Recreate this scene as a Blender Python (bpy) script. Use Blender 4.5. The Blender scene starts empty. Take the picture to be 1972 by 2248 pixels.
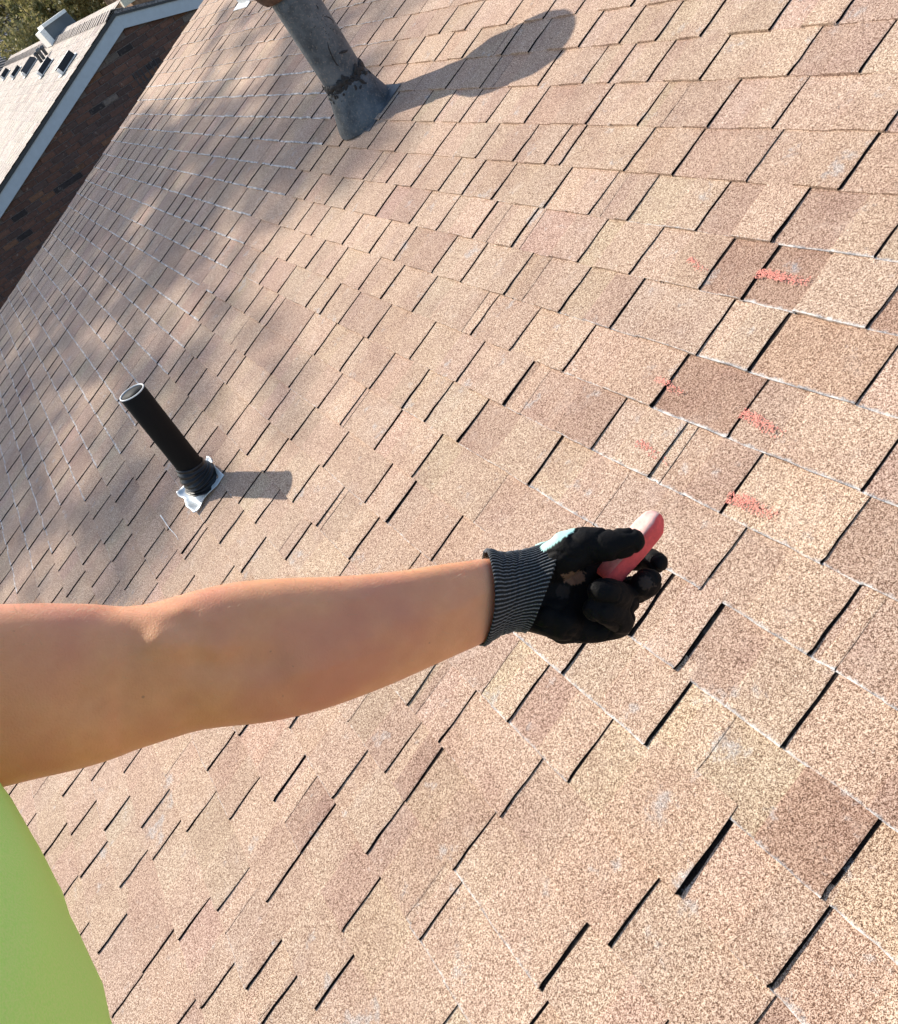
import bpy, bmesh, math, random
import numpy as np
from mathutils import Vector, Matrix, noise
random.seed(7); rng = np.random.default_rng(7)
sc = bpy.context.scene
C = sc.collection
R_ = math.radians

# ------------------------------------------------------------------ frames
# roof frame (metres): X up the slope, Y along the courses, Z out of the roof.
PITCH = R_(18.4)
W3 = Matrix(((math.cos(PITCH), 0, -math.sin(PITCH)), (0, 1, 0), (math.sin(PITCH), 0, math.cos(PITCH))))
CAM = Vector((-1.52075401, -2.14439869, 1.30894148))
# rows: camera right / camera down / camera forward, written in the roof frame
RL = Matrix(((0.56497499, -0.51650867, -0.64344545), (-0.8244525, -0.38446641, -0.41528743), (-0.03288361, 0.76511723, -0.64305077)))
F, CX, CY = 1759.452, 986.0, 1124.0
SUN = Vector((-0.08, 0.775, 0.627)).normalized()

def ray(x, y):
    return (RL.transposed() @ Vector(((x - CX) / F, (y - CY) / F, 1.0))).normalized()
def hit(x, y, pt=(0, 0, 0), n=(0, 0, 1)):
    d = ray(x, y); n = Vector(n); return CAM + d * ((Vector(pt) - CAM).dot(n) / d.dot(n))
def cs(x, y, z):                                   # sight point at depth z (metres)
    return CAM + RL.transposed() @ Vector(((x - CX) / F * z, (y - CY) / F * z, z))
def px(P):
    q = RL @ (Vector(P) - CAM); return (q.x / q.z * F + CX, q.y / q.z * F + CY, q.z)
def up_tilt(deg): return Vector((math.sin(R_(deg)), 0, math.cos(R_(deg))))

# ------------------------------------------------------------------ camera, sky, sun, exposure
cam = bpy.data.cameras.new("camera"); co = bpy.data.objects.new("camera", cam); C.objects.link(co)
cam.sensor_fit = 'VERTICAL'; cam.sensor_height = 24.0; cam.lens = F / 2248 * 24.0
cam.clip_start = 0.01; cam.clip_end = 600
right, down, fwd = [W3 @ Vector(RL[i]) for i in range(3)]
co.matrix_world = Matrix(((right.x, -down.x, -fwd.x, 0), (right.y, -down.y, -fwd.y, 0), (right.z, -down.z, -fwd.z, 0), (0, 0, 0, 1)))
co.location = W3 @ CAM
sc.camera = co
sunw = (W3 @ SUN).normalized()
world = bpy.data.worlds.new("World"); sc.world = world; world.use_nodes = True
nt = world.node_tree; bg = nt.nodes["Background"]
sky = nt.nodes.new("ShaderNodeTexSky"); sky.sky_type = 'NISHITA'; sky.sun_disc = False
sky.sun_elevation = math.asin(sunw.z); sky.sun_rotation = math.atan2(sunw.x, sunw.y)
nt.links.new(sky.outputs[0], bg.inputs[0]); bg.inputs[1].default_value = 0.14
sl = bpy.data.lights.new("sun", 'SUN'); sl.energy = 4.5; sl.angle = R_(0.53); sl.color = (1.0, 0.93, 0.82)
so = bpy.data.objects.new("sun", sl); C.objects.link(so)
so.rotation_euler = (-sunw).to_track_quat('-Z', 'Y').to_euler()
sc.view_settings.view_transform = 'Standard'; sc.view_settings.look = 'None'
sc.view_settings.exposure = 0.62; sc.view_settings.gamma = 1.0
sc.view_settings.use_curve_mapping = False

# ------------------------------------------------------------------ helpers
def tag(o, label=None, cat=None, group=None, kind=None):
    if label: o['label'] = label
    if cat: o['category'] = cat
    if group: o['group'] = group
    if kind: o['kind'] = kind
    return o
def empty(name, loc):                              # loc in roof frame
    o = bpy.data.objects.new(name, None); C.objects.link(o)
    o.matrix_world = Matrix.Translation(W3 @ Vector(loc)) @ W3.to_4x4()
    o.empty_display_size = 0.1
    return o
ORIG = {}
def place(name, mesh, parent=None, loc=None):      # mesh vertices are given in the roof frame
    o = bpy.data.objects.new(name, mesh); C.objects.link(o)
    if parent is None:
        base = Vector(loc) if loc is not None else Vector((0, 0, 0))
        mesh.transform(Matrix.Translation(-base))
        o.matrix_world = Matrix.Translation(W3 @ base) @ W3.to_4x4()
    else:
        base = ORIG[parent.name] if parent.name in ORIG else Vector((0, 0, 0))
        c = Vector(loc) if loc is not None else base
        mesh.transform(Matrix.Translation(-c))
        o.parent = parent; o.location = c - base
        ORIG[o.name] = c
        return o
    ORIG[o.name] = base
    return o
def root(name, loc):
    o = empty(name, loc); ORIG[o.name] = Vector(loc); return o
def mk(verts, faces, mat, smooth=False, attrs=None, name="m"):
    me = bpy.data.meshes.new(name); me.from_pydata([tuple(v) for v in verts], [], faces)
    if attrs:
        for an, data in attrs.items():
            a = me.color_attributes.new(an, 'FLOAT_COLOR', 'POINT')
            a.data.foreach_set('color', np.asarray(data, dtype=np.float32).reshape(-1))
    if mat: me.materials.append(mat)
    if smooth: me.polygons.foreach_set('use_smooth', [True] * len(me.polygons))
    me.update(); return me
def box(a, b):
    x0, y0, z0 = a; x1, y1, z1 = b
    v = [(x0,y0,z0),(x1,y0,z0),(x1,y1,z0),(x0,y1,z0),(x0,y0,z1),(x1,y0,z1),(x1,y1,z1),(x0,y1,z1)]
    f = [(0,3,2,1),(4,5,6,7),(0,1,5,4),(1,2,6,5),(2,3,7,6),(3,0,4,7)]
    return v, f
class MB:
    def __init__(s): s.v = []; s.f = []
    def add(s, v, f):
        n = len(s.v); s.v += [tuple(p) for p in v]; s.f += [tuple(i + n for i in q) for q in f]
    def box(s, a, b): s.add(*box(a, b))
    def obox(s, c, ax, ay, az):                    # oriented box: centre and three half vectors
        c, ax, ay, az = map(Vector, (c, ax, ay, az))
        v, f = box((-1,-1,-1), (1,1,1))
        s.add([c + ax*p[0] + ay*p[1] + az*p[2] for p in v], f)
    def tube(s, pts, rad, n=24, cap=True, flat=1.0):
        pts = [Vector(p) for p in pts]; rings = []
        for i, p in enumerate(pts):
            d = (pts[min(i+1, len(pts)-1)] - pts[max(i-1, 0)])
            d = d.normalized() if d.length > 1e-9 else Vector((0, 0, 1))
            if i == 0:
                a = d.orthogonal().normalized()
            else:
                a = (a - d * a.dot(d)).normalized()
            b = d.cross(a); r = rad[i] if hasattr(rad, '__len__') else rad
            rings.append([p + a * math.cos(2*math.pi*k/n) * r + b * math.sin(2*math.pi*k/n) * r * flat for k in range(n)])
        v = [q for g in rings for q in g]; f = []
        for i in range(len(rings) - 1):
            for k in range(n):
                k2 = (k + 1) % n; f.append((i*n+k, i*n+k2, (i+1)*n+k2, (i+1)*n+k))
        if cap: f.append(tuple(range(n))[::-1]); f.append(tuple((len(rings)-1)*n + k for k in range(n)))
        s.add(v, f)
    def mesh(s, mat, smooth=False): return mk(s.v, s.f, mat, smooth)

# ------------------------------------------------------------------ materials
def newmat(name):
    m = bpy.data.materials.new(name); m.use_nodes = True
    return m, m.node_tree, m.node_tree.nodes["Principled BSDF"]
def N(t, kind, **kw):
    n = t.nodes.new(kind)
    for k, v in kw.items(): setattr(n, k, v)
    return n
def L(t, a, b): t.links.new(a, b)
def noise_n(t, vec, scale, detail=2, rough=0.6):
    n = N(t, "ShaderNodeTexNoise"); n.inputs['Scale'].default_value = scale
    n.inputs['Detail'].default_value = detail; n.inputs['Roughness'].default_value = rough
    L(t, vec, n.inputs['Vector']); return n.outputs['Fac']
def ramp(t, fac, stops):
    n = N(t, "ShaderNodeValToRGB"); e = n.color_ramp.elements
    while len(e) < len(stops): e.new(0.5)
    for i, (p, c) in enumerate(stops):
        e[i].position = p; e[i].color = tuple(c) + (1,) if hasattr(c, '__len__') else (c, c, c, 1)
    L(t, fac, n.inputs[0]); return n.outputs[0]
def mix(t, fac, a, b, mode='MIX'):
    n = N(t, "ShaderNodeMix", data_type='RGBA', blend_type=mode)
    for s, v in ((n.inputs[0], fac), (n.inputs[6], a), (n.inputs[7], b)):
        if hasattr(v, 'node'): L(t, v, s)
        elif hasattr(v, '__len__'): s.default_value = tuple(v) + (1,)
        else: s.default_value = v
    return n.outputs[2]
def math_n(t, op, a, b=0.0):
    n = N(t, "ShaderNodeMath", operation=op)
    for s, v in ((n.inputs[0], a), (n.inputs[1], b)):
        if hasattr(v, 'node'): L(t, v, s)
        else: s.default_value = v
    return n.outputs[0]
def bump(t, bs, h, dist, strength=1.0):
    n = N(t, "ShaderNodeBump"); n.inputs['Distance'].default_value = dist; n.inputs['Strength'].default_value = strength
    L(t, h, n.inputs['Height']); L(t, n.outputs[0], bs.inputs['Normal'])
def simple(name, col, rough=0.6, metal=0.0, nscale=30, var=0.15, bdist=0.0, spec=0.5):
    m, t, b = newmat(name); pos = N(t, "ShaderNodeNewGeometry").outputs['Position']
    f = noise_n(t, pos, nscale, 4)
    lo = tuple(c * (1 - var) for c in col); hi = tuple(min(1, c * (1 + var)) for c in col)
    L(t, ramp(t, f, [(0.3, lo), (0.7, hi)]), b.inputs['Base Color'])
    b.inputs['Roughness'].default_value = rough; b.inputs['Metallic'].default_value = metal
    b.inputs['Specular IOR Level'].default_value = spec
    if bdist: bump(t, b, f, bdist)
    return m

def shingle_material(name, dark, mid, light, gs=430, grey=(0.19, 0.18, 0.185)):
    """granules: colour and relief; attribute 'tone' rgb = colour of the piece, alpha = worn edge"""
    m, t, b = newmat(name)
    pos = N(t, "ShaderNodeNewGeometry").outputs['Position']
    g1 = noise_n(t, pos, gs, 1.5, 0.55); g2 = noise_n(t, pos, gs * 0.42, 2, 0.6)
    g = math_n(t, 'ADD', math_n(t, 'MULTIPLY', g1, 0.62), math_n(t, 'MULTIPLY', g2, 0.38))
    col = ramp(t, g, [(0.38, dark), (0.465, mid), (0.53, tuple((a+c)/2 for a, c in zip(mid, light))), (0.62, light)])
    at = N(t, "ShaderNodeAttribute", attribute_name="tone")
    col = mix(t, 1.0, col, at.outputs['Color'], 'MULTIPLY')
    # colour drift inside a piece: purplish or bleached
    p1 = noise_n(t, pos, 9, 3, 0.6)
    col = mix(t, ramp(t, p1, [(0.48, 0.0), (0.72, 0.5)]), col, mix(t, 1.0, col, (0.80, 0.74, 0.78), 'MULTIPLY'))
    p2 = noise_n(t, pos, 15, 4, 0.65)
    col = mix(t, ramp(t, p2, [(0.56, 0.0), (0.76, 0.42)]), col, mix(t, 0.45, col, (0.66, 0.55, 0.47)))
    p4 = noise_n(t, pos, 2.3, 3, 0.6)
    col = mix(t, ramp(t, p4, [(0.45, 0.0), (0.65, 0.35)]), col, mix(t, 1.0, col, (0.80, 0.73, 0.70), 'MULTIPLY'))
    # worn edges: bare grey asphalt and pale dust
    w = noise_n(t, pos, 75, 4, 0.7); w2 = noise_n(t, pos, 28, 3, 0.6)
    edge = at.outputs['Alpha']
    wf = math_n(t, 'SUBTRACT', math_n(t, 'ADD', math_n(t, 'MULTIPLY', edge, 0.62), math_n(t, 'MULTIPLY', w, 0.55)), 0.62)
    wf = math_n(t, 'MULTIPLY', wf, 5.0); wf.node.use_clamp = True
    p5 = noise_n(t, pos, 11, 4, 0.7)
    col = mix(t, ramp(t, p5, [(0.62, 0.0), (0.70, 0.55)]), col, mix(t, ramp(t, g1, [(0.45, 0.0), (0.56, 1.0)]), (0.17, 0.155, 0.15), (0.66, 0.62, 0.58)))
    worn = mix(t, ramp(t, w2, [(0.42, 0.0), (0.6, 1.0)]), grey, (0.84, 0.78, 0.71))
    worn = mix(t, 0.35, worn, ramp(t, g1, [(0.4, 0.12), (0.6, 0.85)]))
    col = mix(t, wf, col, worn)
    L(t, col, b.inputs['Base Color'])
    b.inputs['Roughness'].default_value = 0.92; b.inputs['Specular IOR Level'].default_value = 0.25
    bump(t, b, g, 0.0016, 1.0)
    return m
M_SH = shingle_material("roof_granules", (0.10, 0.058, 0.038), (0.32, 0.205, 0.142), (0.80, 0.635, 0.495), gs=540)
M_SH2 = shingle_material("bleached_granules", (0.26, 0.22, 0.19), (0.46, 0.41, 0.36), (0.64, 0.59, 0.53), gs=60)
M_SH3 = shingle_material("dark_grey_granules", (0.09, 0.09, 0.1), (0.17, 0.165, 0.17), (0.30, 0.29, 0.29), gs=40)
M_ASPH = simple("asphalt_edge", (0.009, 0.008, 0.008), 1.0, spec=0.05)
def galv():
    m, t, b = newmat("galvanised_steel"); pos = N(t, "ShaderNodeNewGeometry").outputs['Position']
    a = noise_n(t, pos, 9, 5, 0.7); s = noise_n(t, pos, 120, 2, 0.6)
    col = ramp(t, a, [(0.32, (0.035, 0.042, 0.05)), (0.5, (0.085, 0.10, 0.115)), (0.72, (0.15, 0.165, 0.18))])
    col = mix(t, ramp(t, s, [(0.55, 0.0), (0.75, 0.5)]), col, (0.33, 0.27, 0.22))
    L(t, col, b.inputs['Base Color']); b.inputs['Metallic'].default_value = 0.15
    b.inputs['Roughness'].default_value = 0.6; b.inputs['Specular IOR Level'].default_value = 0.35
    bump(t, b, s, 0.0006, 0.6); return m
M_GALV = galv()
M_TAR = simple("roof_cement", (0.022, 0.021, 0.022), 0.75, nscale=90, var=0.5, bdist=0.004)
M_BLACK = simple("black_abs_plastic", (0.004, 0.004, 0.0045), 0.7, nscale=200, var=0.2, spec=0.2)
M_RUBBER = simple("black_rubber", (0.006, 0.006, 0.0065), 0.42, nscale=60, var=0.3, bdist=0.001)
M_RIM = simple("worn_pipe_rim", (0.62, 0.62, 0.60), 0.6)
M_ALU = simple("pale_aluminium_flashing", (0.72, 0.76, 0.76), 0.42, 0.25, nscale=50, var=0.12, bdist=0.001)
M_CAULK = simple("dried_white_caulk", (0.8, 0.79, 0.76), 0.6)
M_RUST = simple("rusty_band", (0.10, 0.055, 0.035), 0.8, nscale=60, var=0.5)
M_TRIM = simple("painted_rake_board", (0.47, 0.53, 0.58), 0.6, nscale=14, var=0.05)
M_DRIP = simple("dark_drip_edge", (0.045, 0.05, 0.055), 0.6)
M_MORTAR = simple("mortar", (0.155, 0.125, 0.115), 0.95, nscale=60, var=0.2)
M_METDARK = simple("dark_vent_metal", (0.018, 0.018, 0.019), 0.7)
M_WHITE = simple("white_painted_metal", (0.8, 0.79, 0.76), 0.5)
M_GREYW = simple("grey_painted_siding", (0.12, 0.135, 0.15), 0.7, nscale=3, var=0.25)
M_GROUND = simple("dry_lawn", (0.10, 0.10, 0.05), 0.95, nscale=1.5, var=0.4)
M_BARK = simple("bark", (0.11, 0.085, 0.065), 0.9, nscale=12, var=0.4, bdist=0.02)
def brick_mat():
    m, t, b = newmat("weathered_red_brick"); pos = N(t, "ShaderNodeNewGeometry").outputs['Position']
    at = N(t, "ShaderNodeAttribute", attribute_name="tone")
    f = noise_n(t, pos, 45, 4, 0.7)
    col = mix(t, 1.0, ramp(t, f, [(0.3, (0.7, 0.7, 0.7)), (0.7, (1.25, 1.2, 1.2))]), at.outputs['Color'], 'MULTIPLY')
    f2 = noise_n(t, pos, 14, 4, 0.75)
    col = mix(t, ramp(t, f2, [(0.60, 0.0), (0.72, 0.75)]), col, (0.36, 0.31, 0.27))
    L(t, col, b.inputs['Base Color']); b.inputs['Roughness'].default_value = 0.95
    bump(t, b, f, 0.004); return m
M_BRICK = brick_mat()
def leaf_mat(name, a, c):
    m, t, b = newmat(name); at = N(t, "ShaderNodeAttribute", attribute_name="tone")
    L(t, mix(t, at.outputs['Alpha'], a, c), b.inputs['Base Color'])
    b.inputs['Roughness'].default_value = 0.7
    b.inputs['Transmission Weight'].default_value = 0.0
    tr = N(t, "ShaderNodeBsdfTranslucent"); L(t, mix(t, at.outputs['Alpha'], a, c), tr.inputs[0])
    ms = N(t, "ShaderNodeMixShader"); ms.inputs[0].default_value = 0.35
    L(t, b.outputs[0], ms.inputs[1]); L(t, tr.outputs[0], ms.inputs[2])
    L(t, ms.outputs[0], t.nodes["Material Output"].inputs[0]); return m
M_LEAF = leaf_mat("olive_leaf", (0.15, 0.155, 0.055), (0.50, 0.42, 0.20))
M_LEAF2 = leaf_mat("green_leaf", (0.04, 0.07, 0.02), (0.09, 0.13, 0.04))

# ------------------------------------------------------------------ shingle courses
E0 = 0.1429
ROWS={0:[[0.4,0],[2.27,0],[3.53,0],[5.12,0],[7.15,0]],
1:[[-5.26,0],[-3.92,0],[-2.31,0],[-1.12,0],[-0.05,0],[1.29,0],[3.2,0],[4.36,0],[4.75,-1],[6.27,0],[7.71,0]],
2:[[-6.28,0],[-4.99,0],[-3.06,0],[-1.69,0],[-0.56,0],[0.29,0],[1.87,0],[3.78,-1],[4.35,0],[6.05,0]],
3:[[-7.35,0],[-5.4,0],[-4.03,0],[-2.89,-1],[-2.88,-1],[-2.27,0],[-0.73,0],[1.42,0],[2.97,0],[4.21,0],[5.5,0]],
4:[[-7.27,1],[-5.6,0],[-3.98,0],[-2.73,0],[-0.79,0],[-0.28,0],[0.87,0],[2.42,0],[4.37,0],[6.52,0],[8.24,0],[11.54,0],[12.84,0],[15.47,0],[17.52,0],[18.86,0],[19.93,0],[21.87,0],[23.84,0]],
5:[[-6.78,1],[-5.28,0],[-3.64,0],[-2.91,-1],[-2.57,0],[-1.2,0],[0.72,0],[1.96,0],[3.03,0],[4.42,0],[5.82,0],[6.74,-1],[7.25,0],[9.52,0],[11.15,0],[12.36,0],[14.85,0],[16.16,-1],[18.37,0],[20.12,0],[22.18,0]],
6:[[-8.97,0],[-6.94,1],[-6.11,0],[-4.53,0],[-3.14,0],[-1.29,-1],[-1.01,0],[-0.09,-1],[0.47,0],[2.03,0],[3.34,0],[5.2,0],[7.2,0],[8.59,0],[10.18,0],[11.8,0],[13.89,0],[15.73,0],[17.46,0],[18.46,0],[19.91,0]],
7:[[-9.46,0],[-7.8,1],[-6.83,0],[-4.92,0],[-3.51,0],[-2.37,-1],[-1.76,0],[-0.15,0],[1.1,0],[2.94,0],[4.28,0],[5.95,0],[8.13,0],[9.46,0],[10.82,0],[13.47,0],[15.63,0],[17.9,0]],
8:[[-10.19,0],[-8.15,0],[-6.68,1],[-4.55,0],[-2.95,0],[-1.59,0],[-1.25,-1],[0.84,0],[2.41,0],[3.65,0],[5.57,0],[7.1,0],[8.6,0],[10.68,0],[12.51,0],[14.49,0],[16.47,0]],
9:[[-10.29,0],[-8.75,0],[-7.64,-1],[-7.42,1],[-6.14,0],[-4.22,-1],[-3.72,1],[-2.1,0],[-0.2,0],[1.85,0],[3.52,0],[4.69,0],[5.66,0],[7.8,0],[9.4,0],[10.87,0],[12.54,0],[14.02,0]],
10:[[-11.12,-1],[-10.79,1],[-9.18,0],[-5.44,0],[-3.22,1],[-1.98,-1],[-1.96,0],[-1.02,0],[0.51,0],[2.09,0],[3.65,0],[5.05,0],[7.18,0],[7.71,0],[9.07,0],[10.92,0],[12.36,0]],
11:[[-11.13,1],[-9.54,1],[-8.69,1],[-2.67,0],[-1.04,0],[0.52,-1],[0.67,0],[1.95,0],[3.82,0],[5.13,0],[7.29,0],[8.59,-1],[10.41,0],[12.01,0],[13.1,1]],
12:[[-12.29,1],[-10.5,-1],[-9.79,1],[-8.15,1],[-2.82,1],[-1.84,0],[0.26,0],[2.15,0],[3.75,0],[5.2,0],[7.22,0],[8.08,0],[10.25,0],[11.75,0]],
13:[[-12.37,1],[-11.13,2],[-9.19,0],[-7.85,0],[-7.15,-1],[-2.49,0],[-1.07,-1],[-0.86,0],[0.48,0],[2.35,0],[3.61,0],[5.29,0],[7.48,0],[9.17,0],[10.62,0],[11.63,0],[13.14,0]],
14:[[-12.43,1],[-10.85,1],[-8.66,0],[-7.01,0],[-6.28,-1],[-6.01,0],[-0.6,0],[-0.18,-1],[1.33,0],[2.54,0],[4.21,0],[6.13,0],[7.62,0],[9.16,0],[11.43,0],[13.14,0]],
15:[[-11.78,0],[-10.48,1],[-8.53,0],[-7.12,0],[-6.44,0],[0.63,0],[2.22,0],[3.46,0],[9.35,0]],
16:[[-8.73,0],[-8.34,-1],[-7.08,0],[-5.81,0],[-3.88,0],[1.11,0],[3.25,0],[3.58,1],[5.02,0],[7.34,0],[8.83,0],[11.23,0],[14.15,0]],
17:[[-9.71,0],[-7.55,0],[-5.92,0],[-5.2,-1],[-4.66,0],[-2.75,0],[2.42,0],[3.99,0],[5.3,0],[7.4,0],[9.25,0],[10.66,0],[12.3,0],[14.15,0]],
18:[[-7.95,0],[-5.92,0],[-3.94,0],[-2.54,0],[5.19,0],[6.91,0],[8.13,0],[10.02,0],[11.51,0],[13.14,0],[15.1,0]],
19:[[-7.3,0],[-7.22,-1],[-6.65,0],[-5.54,-1],[-5.06,0],[-3.09,0],[5.84,0],[7.1,0],[8.62,0],[10.77,0],[13.3,0],[17.86,0]],
20:[[-6.07,0],[-4.67,0],[-2.7,0],[-1.77,0],[6.7,0],[8.26,0],[10.01,0],[13.3,0],[14.56,0]],
21:[[-4.39,0],[-2.34,0],[-0.7,0],[9.03,0],[10.74,0],[11.95,0],[13.59,0],[15.12,0],[17.52,0],[19.79,0]],
22:[[-4.38,0],[-2.97,0],[-0.97,0],[0.33,0],[10.38,0],[12.06,0],[14.19,0],[15.99,0],[18.13,0],[19.89,0]],
23:[[-4.06,0],[-2.1,0],[-0.79,0],[0.82,0],[12.64,0],[14.12,0]],
24:[[1.02,0],[2.33,0],[4.06,0]]}
OFF={1:-0.014,2:-0.019,3:0.011,4:0.013,5:0.007,6:-0.001,7:0.017,8:0.01,9:-0.011,10:-0.018,11:0.004,12:-0.017,13:0.011}

PAL = [((1.0, 0.97, 0.94), 34), ((1.03, 1.0, 0.96), 20), ((0.96, 0.92, 0.89), 26), ((0.91, 0.86, 0.85), 10), ((0.82, 0.76, 0.75), 3)]
# pieces that stand out in the place: a point on the roof and the tone of the piece there
def hitxy(x, y): p = hit(x, y); return (p.x, p.y)
BROWN, DBROWN, MAUVE = (0.75, 0.66, 0.63), (0.66, 0.56, 0.53), (0.84, 0.78, 0.77)
OVR = [(hitxy(x, y), t, w_, fr) for x, y, t, w_, fr in ((1575, 595, BROWN, 'all', .5), (1740, 600, BROWN, 'lo', .55), (1735, 455, MAUVE, 'lo', .6), (1640, 430, MAUVE, 'lo', .5), (1540, 850, BROWN, 'all', .5), (1600, 1040, MAUVE, 'hi', .6),
      (1740, 1830, BROWN, 'hi', .47), (1920, 1560, MAUVE, 'hi', .5), (1960, 700, BROWN, 'all', .5), (1880, 440, MAUVE, 'lo', .4), (640, 720, MAUVE, 'all', .5), (1330, 640, MAUVE, 'hi', .5), (1180, 900, MAUVE, 'hi', .5), (560, 780, MAUVE, 'all', .5),
      (1940, 60, MAUVE, 'lo', .5), (1800, 760, (0.88, 0.80, 0.74), 'all', .5), (1720, 2210, MAUVE, 'lo', .6), (1560, 1370, MAUVE, 'lo', .5))]
SCUFF = [(hitxy(x, y), r * 0.0008, a) for x, y, r, a in ((1600, 1640, 70, .62), (1545, 1690, 45, .6), (1690, 1790, 50, .58), (1740, 585, 50, .66), (1590, 880, 40, .55), (1720, 1180, 40, .5), (1880, 1560, 50, .5), (1500, 1040, 45, .6), (1512, 1930, 40, .8),
      (1735, 2225, 50, .66), (1900, 430, 45, .55), (1640, 620, 30, .6), (1560, 530, 28, .6), (1650, 1300, 30, .45), (1790, 1230, 30, .5), (1540, 1420, 40, .45), (1820, 1990, 30, .55), (1180, 1400, 30, .4), (700, 1440, 40, .5), (1100, 1950, 45, .35), (760, 1790, 30, .6), (690, 1930, 25, .5))]
PALW = [w for _, w in PAL]
def tone():
    c = random.choices(PAL, PALW)[0][0]; j = random.uniform(0.94, 1.06)
    return tuple(v * j * random.uniform(0.985, 1.015) for v in c)
def slab(xb, E, y0, y1, zb, zt_b, zt_t, over, tn, wear, nx=5, jit=0.0019, sag=None, skew=0.0, band=0.0, scuff=False):
    """one shingle piece: butt at x=xb, upper end hidden under the next course; y0 < y1.
    zt_b / zt_t: top surface height at the butt and at the upper end."""
    xs = [0, 0.0022, 0.012, 0.05, 0.095, E + over]
    if wear > 0.84: xs[1] = 0.0034; xs[2] = 0.014
    w = y1 - y0
    ys = [0, min(0.004, w*0.1), w*0.5, w - min(0.004, w*0.1), w]
    if w > 0.12: ys = ys[:2] + [w*0.25, w*0.5, w*0.75] + ys[3:]
    shade_j = 99
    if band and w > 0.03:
        e0 = w - 0.008 - band; ys = [q for q in ys if q < e0 - 0.004] + [e0, e0 + 0.0008, w]; shade_j = len(ys) - 2
    jl = [random.uniform(-jit, jit) for _ in xs]; jr = [random.uniform(-jit, jit) for _ in xs]
    jb = [random.uniform(-jit, jit) * 0.8 for _ in ys]
    v = []; col = []
    def S(x, y): return sag(x, y) if sag else 0.0
    for i, x in enumerate(xs):
        for j, y in enumerate(ys):
            a = j / (len(ys) - 1)
            yy = y0 + y + jl[i] * (1 - a) + jr[i] * a + skew * (x / E) * (1 - a)
            xx = xb + x + (jb[j] if i < 2 else 0)
            z = zt_b + (zt_t - zt_b) * x / (E + over) + S(xx, yy)
            if i == 0 or j in (0, len(ys) - 1): z -= 0.0006
            v.append((xx, yy, z))
            e = 1.0 if i == 0 else 0.72 if i == 1 else (0.25 if i == 2 else 0.0)
            if j in (0, len(ys)-1): e = max(e, 0.42)
            elif i == 0 or i == 1: pass
            if scuff:
                for (sx_, sy_), sr, sa in SCUFF:
                    d2 = ((xx - sx_)**2 + (yy - sy_)**2) / (sr * sr)
                    if d2 < 4: e = max(e, sa * math.exp(-d2) * 1.22 / max(wear, 0.2))
            col.append(((0.05, 0.045, 0.045) + (0.0,)) if j >= shade_j and i > 0 else tn + (e * wear,))  # dark strip: shadow of the next raised tab painted into the colour
    nxs, nys = len(xs), len(ys); f = []
    for i in range(nxs - 1):
        for j in range(nys - 1):
            a = i*nys + j; f.append((a, a + nys, a + nys + 1, a + 1))
    nt_ = len(f)
    n0 = len(v); per = [(0, j) for j in range(nys)] + [(i, nys-1) for i in range(1, nxs)]
    per = [(0, j) for j in range(nys)] + [(i, nys - 1) for i in range(1, nxs)] + [(nxs-1, j) for j in range(nys-2, -1, -1)] + [(i, 0) for i in range(nxs-2, 0, -1)]
    for (i, j) in per:
        p = v[i*nys + j]; v.append((p[0], p[1], zb + S(p[0], p[1]))); col.append(tn + (0.0,))
    m = len(per)
    for q in range(m):
        q2 = (q + 1) % m
        a = per[q][0]*nys + per[q][1]; b = per[q2][0]*nys + per[q2][1]
        f.append((a, b, n0 + q2, n0 + q))
    # joint sides are bare asphalt, the butt keeps its granules
    black = [0] * nt_ + [0 if (per[q][0] == 0 and per[(q+1) % m][0] == 0) else 1 for q in range(m)]
    return v, f, col, black
def course_intervals(k, ylo, yhi, E, rows):
    """y positions (metres) of the near edges of the raised tabs of one course, with thickness flags"""
    pts = sorted(rows.get(k, []))
    u0, u1 = ylo / E, yhi / E; out = []
    def fill(a, b):
        g = b - a
        if g < 2.75: return
        n = max(1, round(g / random.uniform(1.55, 1.85))); st = [random.uniform(0.72, 1.28) for _ in range(n)]
        s = sum(st); c = a
        for q in st[:-1]:
            c += q / s * g; out.append((c, random.choice((0, 0, 0, -1))))
    prev = u0 - random.uniform(0, 1.5)
    for u, fl in pts:
        if u <= u0 + .3 or u >= u1 - .3: continue
        fill(prev, u); out.append((u, fl)); prev = u
    fill(prev, u1 + random.uniform(0, 1))
    return sorted(out)
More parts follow.
